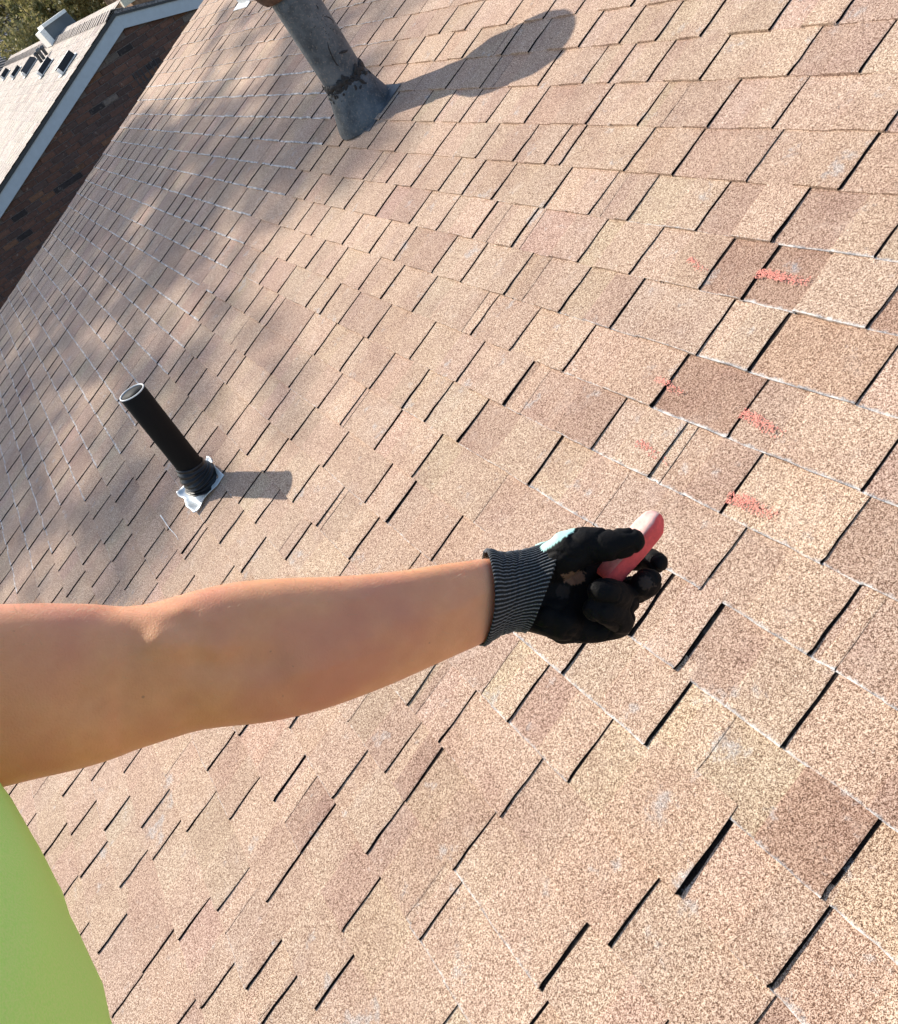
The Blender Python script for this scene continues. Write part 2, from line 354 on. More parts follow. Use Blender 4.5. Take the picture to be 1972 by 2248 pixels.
def shingle_roof(parent, mat, E, k0, k1, ylo, yhi, org, rows, off, nind, view=True, sag=None, wearf=None, thick=1.0, yfun=None):
    pieces = []
    for k in range(k0, k1 + 1):
        xb = -k * E + off.get(k, 0) * E * -1
        yl, yh = (ylo, yhi)
        if yfun: yh = yfun(xb)
        yh = yh + random.uniform(-0.006, 0.006)
        iv = course_intervals(k, yl, yh, E, rows)
        ed = [(yl, 0)] + [(u * E, fl) for u, fl in iv]
        for q, (y, fl) in enumerate(ed):
            yn = ed[q+1][0] if q + 1 < len(ed) else yh
            g = yn - y
            if g <= 0.004: continue
            th = {-1: 0.0014, 0: 0.0048, 1: 0.0066, 2: 0.0090}[fl] * random.uniform(0.85, 1.2) * thick
            wt = g * random.uniform(0.42, 0.68) if g > 0.09 else g * 0.6
            last = q + 1 == len(ed)
            wr = wearf(xb, y) if wearf else 0.8
            zt, zz = 0.0052, 0.0002
            t1 = tone(); t2 = tone() if random.random() < 0.35 else tuple(v * random.uniform(0.97, 1.03) for v in t1)
            if view and rows:
                for (ox_, oy_), tt, wh, fr in OVR:
                    if xb <= ox_ < xb + E and y <= oy_ < yn:
                        wt = g * fr
                        if wh != 'lo': t1 = tt
                        if wh != 'hi': t2 = tt
            pieces.append(('hi', xb, y, y + wt, zt + th, zz + th * random.uniform(0.3, 0.75), t1, wr, 0))
            nfl = ed[q+1][1] if not last else 0
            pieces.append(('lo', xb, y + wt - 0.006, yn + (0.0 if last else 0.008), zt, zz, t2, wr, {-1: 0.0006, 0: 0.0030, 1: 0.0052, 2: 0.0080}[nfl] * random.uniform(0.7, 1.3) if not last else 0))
    data = []
    for (ty, xb, ya, yb, zb_, zt_, tn, wr, band) in pieces:
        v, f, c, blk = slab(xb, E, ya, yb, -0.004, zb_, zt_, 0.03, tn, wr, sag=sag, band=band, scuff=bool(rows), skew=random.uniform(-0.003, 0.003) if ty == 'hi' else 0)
        ox, oy, oz = org
        v = [(p[0] + ox, p[1] + oy, p[2] + oz) for p in v]
        # visible size in the picture
        cxs = [px((xb + ox + a, y_ + oy, oz)) for a, y_ in ((0, ya), (E, ya), (E, yb), (0, yb))]
        ar = 0
        if all(q[2] > 0.1 for q in cxs):
            for i in range(4): ar += cxs[i][0] * cxs[(i+1) % 4][1] - cxs[(i+1) % 4][0] * cxs[i][1]
            mx = sum(q[0] for q in cxs) / 4; my = sum(q[1] for q in cxs) / 4
            ar = abs(ar) / 2 if (-40 < mx < 2012 and -40 < my < 2290) else 0
            if mx < 1050 and my > 1300 + 0 and my < 1580 and mx < 900: ar *= 0.2
        data.append((ar, v, f, c, blk))
    data.sort(key=lambda d: -d[0])
    rest = MB(); rc = []; rb = []
    for i, (ar, v, f, c, blk) in enumerate(data):
        if i < nind and ar > 0:
            me = mk(v, f, mat, False, {'tone': c}, "shingle")
            me.materials.append(M_ASPH); me.polygons.foreach_set('material_index', blk)
            cen = Vector(v[0]); place("shingle", me, parent, cen)
        else:
            rest.add(v, f); rc += c; rb += blk
    me = mk(rest.v, rest.f, mat, False, {'tone': rc}, "small_shingles")
    me.materials.append(M_ASPH); me.polygons.foreach_set('material_index', rb)
    o = place("small_shingles", me, parent); o['kind'] = 'stuff'
    return o

roof = root("roof", (0, 0, 0)); roof['kind'] = 'structure'
YR = 6.27
def rake(x): return 6.30
def sagf(x, y): return 0.0035 * noise.noise(Vector((x * 1.7, y * 1.7, 3.1))) + 0.0012 * noise.noise(Vector((x * 8, y * 8, 9.1)))
def wearf(x, y):
    if y > 1.6: return 1.22 if x < -0.1 else 0.85
    if x > -0.62: return 0.35
    if x > -1.2 and y > -0.6: return 0.62
    if y > -1.0: return random.choice((0.2, 0.5, 0.66, 0.8))
    if x < -1.75: return random.choice((0.4, 0.66, 0.85))
    return random.uniform(0.85, 1.0)
deck = MB(); deck.box((-4.9, -3.9, -0.06), (2.3, 6.27, -0.0045))
place("roof_deck", deck.mesh(M_ASPH), roof)
shingle_roof(roof, M_SH, E0, -15, 33, -3.9, 6.3, (0, 0, 0), ROWS, OFF, 299, sag=sagf, wearf=wearf, yfun=rake)
gb = MB(); gb.box((-4.9, 6.20, -0.2), (2.3, 6.262, -0.062)); place("rake_board", gb.mesh(M_TRIM), roof)


# house under the roof: gable wall below the rake, so that the roof does not float
gw = MB(); gw.v, gw.f = [], []
def prism(poly, y0, y1):                            # polygon in (x, z), extruded along y
    n = len(poly); v = [(x, y0, z) for x, z in poly] + [(x, y1, z) for x, z in poly]
    f = [tuple(range(n)), tuple(range(2*n-1, n-1, -1))] + [(i, n+i, n+(i+1) % n, (i+1) % n)[::-1] for i in range(n)]
    return v, f
gw.add(*prism([(-4.5, -0.07), (2.2, -0.07), (4.0, -6.0), (-3.0, -6.0)], -3.6, 6.1))
o = place("own_house_wall", gw.mesh(M_BRICK), None, (-1, 1, -1)); o['kind'] = 'structure'
me = o.data; a = me.color_attributes.new("tone", 'FLOAT_COLOR', 'POINT'); a.data.foreach_set('color', [0.12, 0.07, 0.055, 1] * len(me.vertices))

# ------------------------------------------------------------------ ground
gz = 7.0                                            # metres below the camera's roof
def w2r(p): return W3.transposed() @ Vector(p)
g = MB(); g.add([w2r((-150, -150, -gz)), w2r((250, -150, -gz)), w2r((250, 250, -gz)), w2r((-150, 250, -gz))], [(0, 1, 2, 3)])
o = place("ground", g.mesh(M_GROUND), None, w2r((0, 0, -gz))); o['kind'] = 'structure'

# ------------------------------------------------------------------ tall galvanised flue
B = hit(805, 248); U = up_tilt(12.5)
Ux = U.cross(Vector((0, 1, 0))).normalized()
t = root("flue_pipe", B)
tag(t, "tall grey galvanised flue pipe with flared base and black sealant, at the top", "flue pipe")
m = MB(); m.tube([B + U * h for h in (0.05, 0.12, 0.2, 0.3, 0.4, 0.5, 0.6)], 0.0912, 48); place("pipe", m.mesh(M_GALV, True), t)
m = MB(); hs = [(-0.02, 0.152), (0.004, 0.149), (0.02, 0.143), (0.05, 0.132), (0.09, 0.118), (0.125, 0.107), (0.15, 0.1), (0.165, 0.094)]
m.tube([B + U * h for h, r in hs], [r for h, r in hs], 48, cap=False); place("flashing_cone", m.mesh(M_GALV, True), t)
m = MB()                                            # base sheet of the flashing, lying on the shingles
cx_, cy_ = B.x, B.y
m.obox((cx_ + 0.02, cy_ - 0.055, 0.0085), (0.12, 0, 0), (0, 0.11, 0), (0, 0, 0.0012)); place("base_sheet", m.mesh(M_GALV), t)
def lumps(center_fn, n, rr, seed, squash=0.5):
    random.seed(seed); m = MB()
    for i in range(n):
        p, nor, tan = center_fn(); r = rr * random.uniform(0.4, 1.3)
        bn = nor.cross(tan).normalized(); k = 10; st = random.uniform(1.0, 2.4)
        rot = random.uniform(0, 3.14); ta = tan*math.cos(rot)+bn*math.sin(rot); tb = nor.cross(ta)
        vs = [p + nor * r * squash]; 
        for ring, (h, q) in enumerate(((0.8, 0.5), (0.3, 0.85), (-0.3, 1.0))):
            for a in range(k):
                an = 2*math.pi*a/k; jj = random.uniform(0.75, 1.25)
                vs.append(p + nor * r * squash * h + ta * math.cos(an) * r * q * st * jj + tb * math.sin(an) * r * q * jj)
        fs = [(0, 1+a, 1+(a+1) % k) for a in range(k)]
        for ring in range(2):
            for a in range(k):
                fs.append((1+ring*k+a, 1+(ring+1)*k+a, 1+(ring+1)*k+(a+1) % k, 1+ring*k+(a+1) % k))
        m.add(vs, fs)
    return m
def on_pipe(h0, h1, r0, a0=0, a1=6.283):
    def fn():
        h = random.uniform(h0, h1); a = random.uniform(a0, a1)
        n = Ux * math.cos(a) + Vector((0, 1, 0)) * math.sin(a)
        r = r0(h) if callable(r0) else r0
        return B + U * h + n * (r - 0.001), n, U
    return fn
m = lumps(on_pipe(0.135, 0.185, 0.097), 260, 0.009, 3); place("sealant", m.mesh(M_TAR, True), t)
m = lumps(on_pipe(0.10, 0.15, 0.108), 60, 0.006, 4, 0.4); place("sealant", m.mesh(M_TAR, True), t)
# cracks and smears of tar on the side that faces down the roof
def smear(pts, rad):
    m = MB(); m.tube([pts[i] for i in range(len(pts))], rad, 8, flat=0.8); return m
def pp(x, y):                                       # the point of the pipe's skin seen at a pixel of the photo
    d = ray(x, y); o_ = CAM - B; 
    dd = d - U * d.dot(U); oo = o_ - U * o_.dot(U); r = 0.0912
    A_, B_, C_ = dd.dot(dd), 2*dd.dot(oo), oo.dot(oo) - r*r
    s_ = (-B_ - math.sqrt(max(0, B_*B_ - 4*A_*C_))) / (2*A_); return CAM + d * s_
pts = [(719, 92), (722, 105), (727, 118), (733, 131), (740, 142), (745, 145)]
m = smear([pp(*q) for q in pts], [0.0008, 0.0028, 0.0034, 0.0036, 0.003, 0.0008]); place("tar_streak", m.mesh(M_TAR, True), t)
m = smear([pp(*q) for q in ((744, 117), (752, 114), (760, 112), (765, 109))], [0.002, 0.006, 0.005, 0.001]); place("tar_streak", m.mesh(M_TAR, True), t)
m = smear([pp(*q) for q in ((712, 36), (722, 38), (730, 44), (733, 52))], [0.001, 0.003, 0.002, 0.001]); place("tar_streak", m.mesh(M_TAR, True), t)
m = smear([pp(*q) for q in ((694, 10), (698, 16), (699, 21))], [0.001, 0.003, 0.001]); place("tar_streak", m.mesh(M_TAR, True), t)
random.seed(11); m = MB()
for i in range(70):
    x = random.gauss(712, 18); y = random.gauss(52, 22)
    if y < 0: continue
    p = pp(x, y); n = (p - B - U * (p - B).dot(U)).normalized(); r = random.uniform(0.0006, 0.0022)
    m.tube([p - n * 0.0005, p + n * 0.0006], r, 6)
place("tar_speckles", m.mesh(M_TAR), t)["kind"] = "stuff"
# rain cap (its underside just enters the photo, its shadow lies on the roof)
cap = [(0.540, 0.092), (0.545, 0.108), (0.565, 0.122), (0.60, 0.138), (0.62, 0.150)]
m = MB(); m.tube([B + U * h for h, r in cap], [r for h, r in cap], 40); place("cap_collar", m.mesh(M_RUST, True), t)
cap2 = [(0.621, 0.150), (0.70, 0.152), (0.83, 0.152), (0.87, 0.13), (0.91, 0.06), (0.915, 0.01)]
m = MB(); m.tube([B + U * h for h, r in cap2], [r for h, r in cap2], 40); place("rain_cap", m.mesh(M_GALV, True), t)

# ------------------------------------------------------------------ black plumbing vent
B2 = hit(453, 1066); U2 = up_tilt(22)
best = None
for k in range(400):                                # height read off the photo
    h = 0.2 + k * 0.001; q = px(B2 + U2 * h); e = abs(q[1] - 861) 
    if best is None or e < best[0]: best = (e, h)
H2 = best[1]; rp = 0.0476
t = root("plumbing_vent", B2)
tag(t, "short black plastic vent pipe in a black rubber boot with white metal flashing", "vent pipe")
m = MB(); hh = [0.02, 0.1, 0.2, 0.3, H2 - 0.002, H2]
m.tube([B2 + U2*h for h in hh], [rp, rp, rp, rp, rp, rp - 0.001], 48, cap=False)
m.tube([B2 + U2*(H2-0.002), B2 + U2*(H2 - 0.06), B2 + U2*0.05], [rp - 0.0055, rp - 0.006, rp - 0.006], 48, cap=True)
place("pipe", m.mesh(M_BLACK, True), t)
m = MB(); nr = 48; a2 = U2.orthogonal().normalized(); b2_ = U2.cross(a2)
for r_, dz_ in ((rp, -0.003), (rp - 0.0004, 0.0012), (rp - 0.0042, 0.0012), (rp - 0.0052, -0.002)):
    for k in range(nr):
        an = 2*math.pi*k/nr; m.v.append(tuple(B2 + U2*(H2 + dz_) + (a2*math.cos(an) + b2_*math.sin(an))*r_))
m.f = [(i*nr+k, i*nr+(k+1) % nr, (i+1)*nr+(k+1) % nr, (i+1)*nr+k) for i in range(3) for k in range(nr)]
place("pipe_rim", m.mesh(M_RIM, True), t)
m = MB(); rr = []; 
for i in range(64):
    s = i / 63; h = 0.006 + 0.105 * s
    r = 0.078 - 0.027 * s ** 0.8 + 0.0042 * math.sin(s * 2 * math.pi * 6.5) * (1 - s * 0.5) 
    rr.append((h, r))
m.tube([B2 + U2*h + Vector((0.004*math.sin(h*60), 0, 0)) for h, r in rr], [r for h, r in rr], 48, cap=False)
bm_v = []
for v in m.v:
    p = Vector(v); bm_v.append(p + Vector((noise.noise(p*30), noise.noise(p*30+Vector((5,5,5))), 0)) * 0.004)
m.v = bm_v; place("rubber_boot", m.mesh(M_RUBBER, True), t)
# aluminium flashing: thin bent sheet with curled edges
nx_, ny_ = 26, 30; vs = []; fs = []
for i in range(nx_ + 1):
    for j in range(ny_ + 1):
        a = -1 + 2*i/nx_; b_ = -1 + 2*j/ny_
        x = a * 0.088 - 0.004; y = b_ * 0.098; e = max(abs(a), abs(b_))
        z = 0.009 + 0.018 * max(0, -a) ** 5 + 0.014 * max(0, e - 0.72) / 0.28 * (0.6 + 0.6 * math.sin(3.1 * a + 4.0 * b_))
        z += 0.020 * max(0, 1 - math.hypot(x, y) / 0.08) + 0.004 * noise.noise(Vector((x*25, y*25, 1)))
        vs.append((B2.x + x * (1 + 0.1*noise.noise(Vector((y*20, 0, 4)))), B2.y + y * (1 + 0.12*noise.noise(Vector((x*22, 3, 0)))), z))
for i in range(nx_):
    for j in range(ny_):
        a = i*(ny_+1)+j; fs.append((a, a+ny_+1, a+ny_+2, a+1))
me = mk(vs, fs, M_ALU, True); fo = place("flashing", me, t)
sm = fo.modifiers.new("thickness", 'SOLIDIFY'); sm.thickness = 0.002

# dried caulk strand on the course edge beside it
a, b_ = hit(357, 1134), hit(397, 1188)
m = MB(); m.tube([a + (b_ - a)*s + Vector((0, 0, 0.009 + 0.003*math.sin(s*7))) + Vector((0.002*math.sin(s*9), 0, 0)) for s in [i/10 for i in range(11)]], [0.004, 0.0042, 0.0034, 0.003, 0.0028, 0.0026, 0.0024, 0.0022, 0.002, 0.002, 0.0014], 8, flat=0.6)
tag(place("caulk_strand", m.mesh(M_CAULK, True), None, a), "thin white strand of dried caulk on the shingles below the black vent pipe", "caulk strand")
# pale low vent whose corner shows at the top edge of the photo
p = hit(556, -20); t = root("low_vent", p)
tag(t, "pale low roof vent, one corner showing at the top edge left of the tall flue", "roof vent")
m = MB(); m.obox((p.x + 0.02, p.y, 0.035), (0.13, 0, 0), (0, 0.11, 0), (0, 0, 0.028)); place("hood", m.mesh(M_WHITE), t)
m = MB(); m.obox((p.x + 0.0, p.y, 0.0085), (0.17, 0, 0), (0, 0.16, 0), (0, 0, 0.0012)); place("flange", m.mesh(M_WHITE), t)

# ------------------------------------------------------------------ chalk marks: flecks of chalk caught on the granules
M_CHALK = simple("red_chalk_dust", (0.85, 0.30, 0.23), 0.95, nscale=300, var=0.25)
def surf_z(x, y):
    k = math.ceil(-x / E0); s = x + k * E0
    return 0.0052 * (1 - s / (E0 + 0.03)) + 0.0046 + sagf(x, y)
CHALK = []
def chalk(p0, p1, wpx, dens, label, seed):
    random.seed(seed)
    a, b = hit(*p0), hit(*p1); wd = wpx / 1300.0
    d = b - a; ln = d.length; d.normalize(); nrm = Vector((-d.y, d.x, 0)); m = MB()
    n = int(dens * ln * wd / 1.6e-6 * 0.75)
    for i in range(n):
        s = random.betavariate(1.15, 1.5); q = random.gauss(0, 0.36)
        if abs(q) > 0.6: continue
        P = a + d * ln * s + nrm * wd * q + nrm * 0.003 * math.sin(s * 6)
        if noise.noise(Vector((P.x, P.y, 0)) * 420) < -0.04 + 0.2 * s: continue
        P.z = surf_z(P.x, P.y) + 0.0008 + random.uniform(0, 0.0007)
        r = random.uniform(0.0008, 0.0019); k = 5; r0 = random.uniform(0, 6)
        vs = [P + Vector((r * math.cos(r0 + 6.283*j/k) * random.uniform(.6, 1.2), r * math.sin(r0 + 6.283*j/k) * random.uniform(.6, 1.2), random.uniform(-0.0003, 0.0003))) for j in range(k)] + [P + Vector((0, 0, 0.0005))]
        m.add(vs, [(j, (j+1) % k, k) for j in range(k)])
    tag(place("chalk_mark", m.mesh(M_CHALK), None, a), label, "chalk mark", "red chalk marks on the shingles")
chalk((1664, 606), (1786, 622), 26, 1.3, "boldest red chalk mark, uppermost, on a brown shingle", 1)
chalk((1516, 574), (1556, 604), 20, 0.5, "faint red chalk mark left of the boldest one, at the dark joint", 2)
chalk((1442, 838), (1510, 868), 22, 0.7, "pale red chalk mark left of a dark brown shingle, crossing a black joint", 3)
chalk((1630, 912), (1726, 960), 28, 0.9, "red chalk mark slanting right of the dark brown shingle", 4)
chalk((1600, 1096), (1716, 1136), 30, 1.0, "wide red chalk mark nearest above the glove's chalk stick", 5)
chalk((1400, 975), (1456, 1004), 22, 0.55, "faint small red chalk mark just above the hand", 6)
chalk((1458, 1010), (1472, 1022), 12, 0.4, "tiny trace of red chalk right of the faint mark above the hand", 7)

# ------------------------------------------------------------------ neighbouring brick house
YG = 10.5
def wallp(x, y): return hit(x, y, (0, YG, 0), (0, 1, 0))
pk = wallp(246, 27); z0 = pk.z
rdir = R_(-33.6); XL, LR = -7.0, 3.2
h = root("brick_house", (pk.x, YG, z0))
tag(h, "neighbouring brick house with pale grey rake boards and bleached shingles beyond the roof edge", "house")
def rakepoly(d0, d1):                               # band between two offsets below the roof line (left and right rakes)
    return
RD = Vector((math.cos(rdir), 0, math.sin(rdir)))
def zr(x): return math.tan(rdir) * (x - pk.x)
ZB = -6.5
def mitre(d):                                       # point on the mitre line at perpendicular depth d under both rakes
    bis = Vector((-math.sin(-rdir/2), 0, -math.cos(rdir/2))); 
    L_ = d / math.cos(rdir/2); return (pk.x + math.sin(rdir/2) * L_, z0 - math.cos(rdir/2) * L_)
rk = 0.148
xr = pk.x + LR * RD.x; zrr = z0 + LR * RD.z
nR = Vector((math.sin(-rdir), 0, math.cos(rdir)))   # normal of the right slope
def band(d0, d1, y0, y1, name, mat):
    a0, a1 = mitre(d0), mitre(d1)
    v, f = prism([(a0[0], a0[1]), (a1[0], a1[1]), (XL, z0 - d1), (XL, z0 - d0)], y0, y1)
    m = MB(); m.add(v, f); place(name, m.mesh(mat), h)
    e0 = (xr - nR.x*d0, zrr - nR.z*d0); e1 = (xr - nR.x*d1, zrr - nR.z*d1)
    v, f = prism([(a0[0]+.001, a0[1]), e0, e1, (a1[0]+.001, a1[1])], y0, y1)
    m = MB(); m.add([(p[0], p[1], p[2]) for p in v], f); place(name, m.mesh(mat), h)
band(0.052, 0.052 + rk, YG - 0.06, YG - 0.035, "rake_board", M_TRIM)
band(0.0, 0.052, YG - 0.075, YG - 0.02, "drip_edge", M_DRIP)
# wall backing (mortar)
a1 = mitre(0.19)
er = (xr - nR.x*0.19, zrr - nR.z*0.19)
v, f = prism([(XL, z0 - 0.19), (XL + 1.9, ZB), (xr + 2, ZB), er, a1], YG + 0.012, YG + 0.2)
m = MB(); m.add(v, f); place("wall", m.mesh(M_MORTAR), h)
# bricks, rows level in the world
Hx = Vector((math.cos(PITCH + 0.02), 0, -math.sin(PITCH + 0.02))); Hz = Vector((math.sin(PITCH + 0.02), 0, math.cos(PITCH + 0.02)))
RH, BL = 0.0745, 0.222; O_ = wallp(340, 330)
random.seed(21)
BT = [((0.125, 0.068, 0.052), 40), ((0.15, 0.078, 0.055), 20), ((0.10, 0.064, 0.054), 24), ((0.04, 0.033, 0.033), 7), ((0.17, 0.14, 0.12), 3), ((0.17, 0.088, 0.052), 5)]
bricks = []
for r in range(-60, 40):
    offx = (r % 2) * BL / 2 + random.uniform(-0.01, 0.01)
    for c in range(-40, 30):
        x0 = offx + c * BL + random.uniform(-0.004, 0.004)
        bl = BL - 0.011
        zt = r * RH
        P0 = O_ + Hx * x0 + Hz * zt
        cs_ = [P0, P0 + Hx * bl, P0 + Hx * bl + Hz * (RH - 0.011), P0 + Hz * (RH - 0.011)]
        ok = True
        for p in cs_:
            if p.x < XL + 0.3 or p.z > z0 - 0.14: ok = False
            if p.x > a1[0] and (Vector((p.x - pk.x, 0, p.z - z0)).dot(nR)) > -0.14: ok = False
            if p.x > xr or p.z < ZB: ok = False
        if not ok:
            # cut bricks under the rakes: shorten
            continue
        sol = False
        q = px(P0 + Hx*bl*0.5 + Hz*RH*0.5)
        bricks.append((q, P0, bl, RH - 0.011))
def brick_mesh(P0, bl, bh, tn):
    y0 = random.uniform(-0.003, 0.002)
    b = 0.003; v = []
    for (a, c, d) in ((0,0,0.01),(bl,0,0.01),(bl,bh,0.01),(0,bh,0.01),(b,b,0),(bl-b,b,0),(bl-b,bh-b,0),(b,bh-b,0)):
        p = P0 + Hx * a + Hz * c; v.append((p.x, YG + y0 + d, p.z))
    v += [(v[i][0], YG + 0.02, v[i][2]) for i in range(4)]
    f = [(4,5,6,7)] + [(i, (i+1) % 4, 4+(i+1) % 4, 4+i) for i in range(4)] + [(8+i, 8+(i+1) % 4, (i+1) % 4, i) for i in range(4)]
    return v, f, [tn + (1,)] * 12
vis = []; rest = []
for b in bricks:
    q = b[0]
    # seen between the rake board and the edge of the near roof
    inv_ = 0
    if q[2] > 0 and -15 < q[0] < 480 and -10 < q[1] < 700:
        if q[0] * 650 + q[1] * 440 < 440 * 690: inv_ = 1
    (vis if inv_ else rest).append(b)
random.shuffle(vis); rest += vis[300:]; vis = vis[:300]
def btone():
    c = random.choices([x for x, _ in BT], [w for _, w in BT])[0]; j = random.uniform(0.85, 1.15); return tuple(v * j for v in c)
for q, P0, bl, bh in vis:
    v, f, c = brick_mesh(P0, bl, bh, btone()); place("brick", mk(v, f, M_BRICK, False, {'tone': c}), h, P0)
m = MB(); rc = []
for q, P0, bl, bh in rest:
    v, f, c = brick_mesh(P0, bl, bh, btone()); m.add(v, f); rc += c
o = place("small_bricks", mk(m.v, m.f, M_BRICK, False, {'tone': rc}), h); o['kind'] = 'stuff'
# dark upright joints of the soldier course over a window
for (x, y) in ((300, 176), (309, 170), (318, 166), (327, 158), (336, 150), (345, 142)):
    P = wallp(x, y); q = Vector((P.x, YG - 0.004, P.z)); m = MB()
    m.obox(q, Hx * 0.006, Vector((0, 0.003, 0)), Hz * 0.085); place("weep_joint", m.mesh(M_DRIP), h)
# roof of the neighbour: left slope parallel to ours, right slope falling away
YF = hit(22, 126, (0, 0, z0)).y
random.seed(5)
rsl = MB()
rsl.add(*box((XL, YG - 0.05, z0 - 0.06), (pk.x - 0.01, YF, z0 - 0.012)))
place("roof_deck", rsl.mesh(M_DRIP), h)
shingle_roof(h, M_SH2, 0.17, 0, 44, YG - 0.09, YF, (pk.x, 0, z0), {}, {}, 240, thick=0.45, wearf=lambda x, y: 1.0)
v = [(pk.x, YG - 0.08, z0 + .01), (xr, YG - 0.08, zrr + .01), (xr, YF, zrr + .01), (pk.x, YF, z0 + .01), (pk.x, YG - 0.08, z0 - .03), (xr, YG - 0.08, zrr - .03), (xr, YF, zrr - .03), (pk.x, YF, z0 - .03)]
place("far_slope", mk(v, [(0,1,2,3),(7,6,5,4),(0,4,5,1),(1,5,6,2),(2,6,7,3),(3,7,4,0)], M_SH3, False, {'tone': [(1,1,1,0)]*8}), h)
rc = MB(); y = YG - 0.09; i = 0; capt = []
while y < YF - 0.2:
    z1 = 0.022 + 0.004 * random.random()
    A_ = Vector((pk.x, 0, z0)); 
    for (ya, yb, lz) in ((y, y + 0.26, 0),):
        pts = [A_ + Vector((-0.16, ya, z1 - 0.006)), A_ + Vector((0, ya, z1 + 0.012)), A_ + Vector((RD.x*0.16, ya, RD.z*0.16 + z1)),
               A_ + Vector((-0.16, yb, z1 - 0.02)), A_ + Vector((0, yb, z1)), A_ + Vector((RD.x*0.16, yb, RD.z*0.16 + z1 - 0.012))]
        me = mk(pts, [(0,1,4,3),(1,2,5,4),(0,3,4,1),(1,4,5,2)][:2], M_SH2, False, {'tone': [(0.86, 0.82, 0.8, 0.3)]*6})
        oo = place("ridge_cap", me, h, pts[0]); s_ = oo.modifiers.new("t", 'SOLIDIFY'); s_.thickness = 0.01
    y += 0.2

# vents standing on the neighbour's roof
def wedge_vent(b0, b1, tp, label, mat=None, rounded=False):
    """slant-backed vent: shaded face rising away from us, its foot running from b0 up the slope to b1"""
    mat = mat or M_METDARK
    p = hit(b0[0], b0[1], (0, 0, z0 + 0.03)); q = hit(b1[0], b1[1], (0, 0, z0 + 0.03)); ln = q.x - p.x
    t = root("roof_vent", p); tag(t, label, "roof vent", "dark vents in a row on the neighbour's roof")
    sl = Vector((0, math.cos(R_(58)), math.sin(R_(58)))); best = (1e9, 0.2)
    for k in range(5, 120):
        w_ = k * 0.01; e = px(p + sl * w_); d = (e[0] - tp[0])**2 + (e[1] - tp[1])**2
        if d < best[0]: best = (d, w_)
    w_ = min(best[1], 0.5)
    top = sl * w_; yb = top.y + 0.10; n = 10; m = MB()
    prof = []                                       # outline of the slanted face
    for k in range(n + 1):
        s = k / n; lift = 1.0 if not rounded else min(1.0, 0.35 + 1.6 * math.sqrt(max(0, min(s, 1 - s) * 2)))
        prof.append((p.x + ln * s, lift))
    v = []
    for x_, lf in prof: v += [(x_, p.y, p.z), (x_, p.y + top.y * lf, p.z + top.z * lf), (x_, p.y + yb, p.z + top.z * lf * 0.94), (x_, p.y + yb, p.z - 0.04)]
    f1 = [(4*k, 4*k+4, 4*k+5, 4*k+1) for k in range(n)]; f2 = [(4*k+1, 4*k+5, 4*k+6, 4*k+2) for k in range(n)] + [(4*k+2, 4*k+6, 4*k+7, 4*k+3) for k in range(n)] + [(0, 1, 2, 3), (4*n+3, 4*n+2, 4*n+1, 4*n)]
    m.add(v, f2); place("hood", m.mesh(M_WHITE), t)
    m = MB(); m.add([(a, b - 0.004, c) for a, b, c in v], f1); place("painted_shade_face", m.mesh(mat), t)  # shade on the near face painted dark, the sunlit hood white
    m = MB(); m.obox(p + Vector((ln/2, yb/2, -0.012)), (ln*0.5 + 0.03, 0, 0), (0, yb/2 + 0.03, 0), (0, 0, 0.005)); place("flange", m.mesh(M_WHITE), t)
    for s in (0.06,):
        m = MB(); m.obox(p + Vector((ln*s, -0.02, 0.03)), (0.022, 0, 0), (0, 0.02, 0), (0, 0, 0.035)); place("bracket", m.mesh(M_WHITE), t)
M_VGREY = simple("shaded_grey_metal", (0.06, 0.06, 0.065), 0.7)
wedge_vent((134, 164), (159, 120), (120, 157), "dark roof vent nearest the rake board, rightmost of its row")
wedge_vent((89, 168), (112, 131), (78, 162), "dark roof vent with a small pipe cluster behind it, second from the right")
wedge_vent((54, 168), (80, 128), (38, 167), "longest roof vent of the row, grey with rounded ends", M_VGREY, True)
wedge_vent((28, 172), (36, 150), (19, 170), "small narrow dark roof vent left of the long rounded one")
wedge_vent((7, 174), (19, 154), (-4, 174), "small dark roof vent cut by the left edge of the photo")
p = hit(98, 130, (0, 0, z0 + 0.02)); t = root("pipe_cluster", p)
tag(t, "small grey cluster of thin pipes behind the second vent on the neighbour's roof", "pipes")
for i, (dx, dy, hh_) in enumerate(((0, 0, 0.13), (0.09, 0.05, 0.10), (-0.06, 0.08, 0.12))):
    m = MB(); q = p + Vector((dx, dy, 0)); m.tube([q, q + up_tilt(18.4) * hh_, q + up_tilt(18.4)*(hh_+.001), q + up_tilt(18.4)*(hh_+.05)], [0.03, 0.03, 0.045, 0.04], 12); place("pipe", m.mesh(M_GALV, True), t)
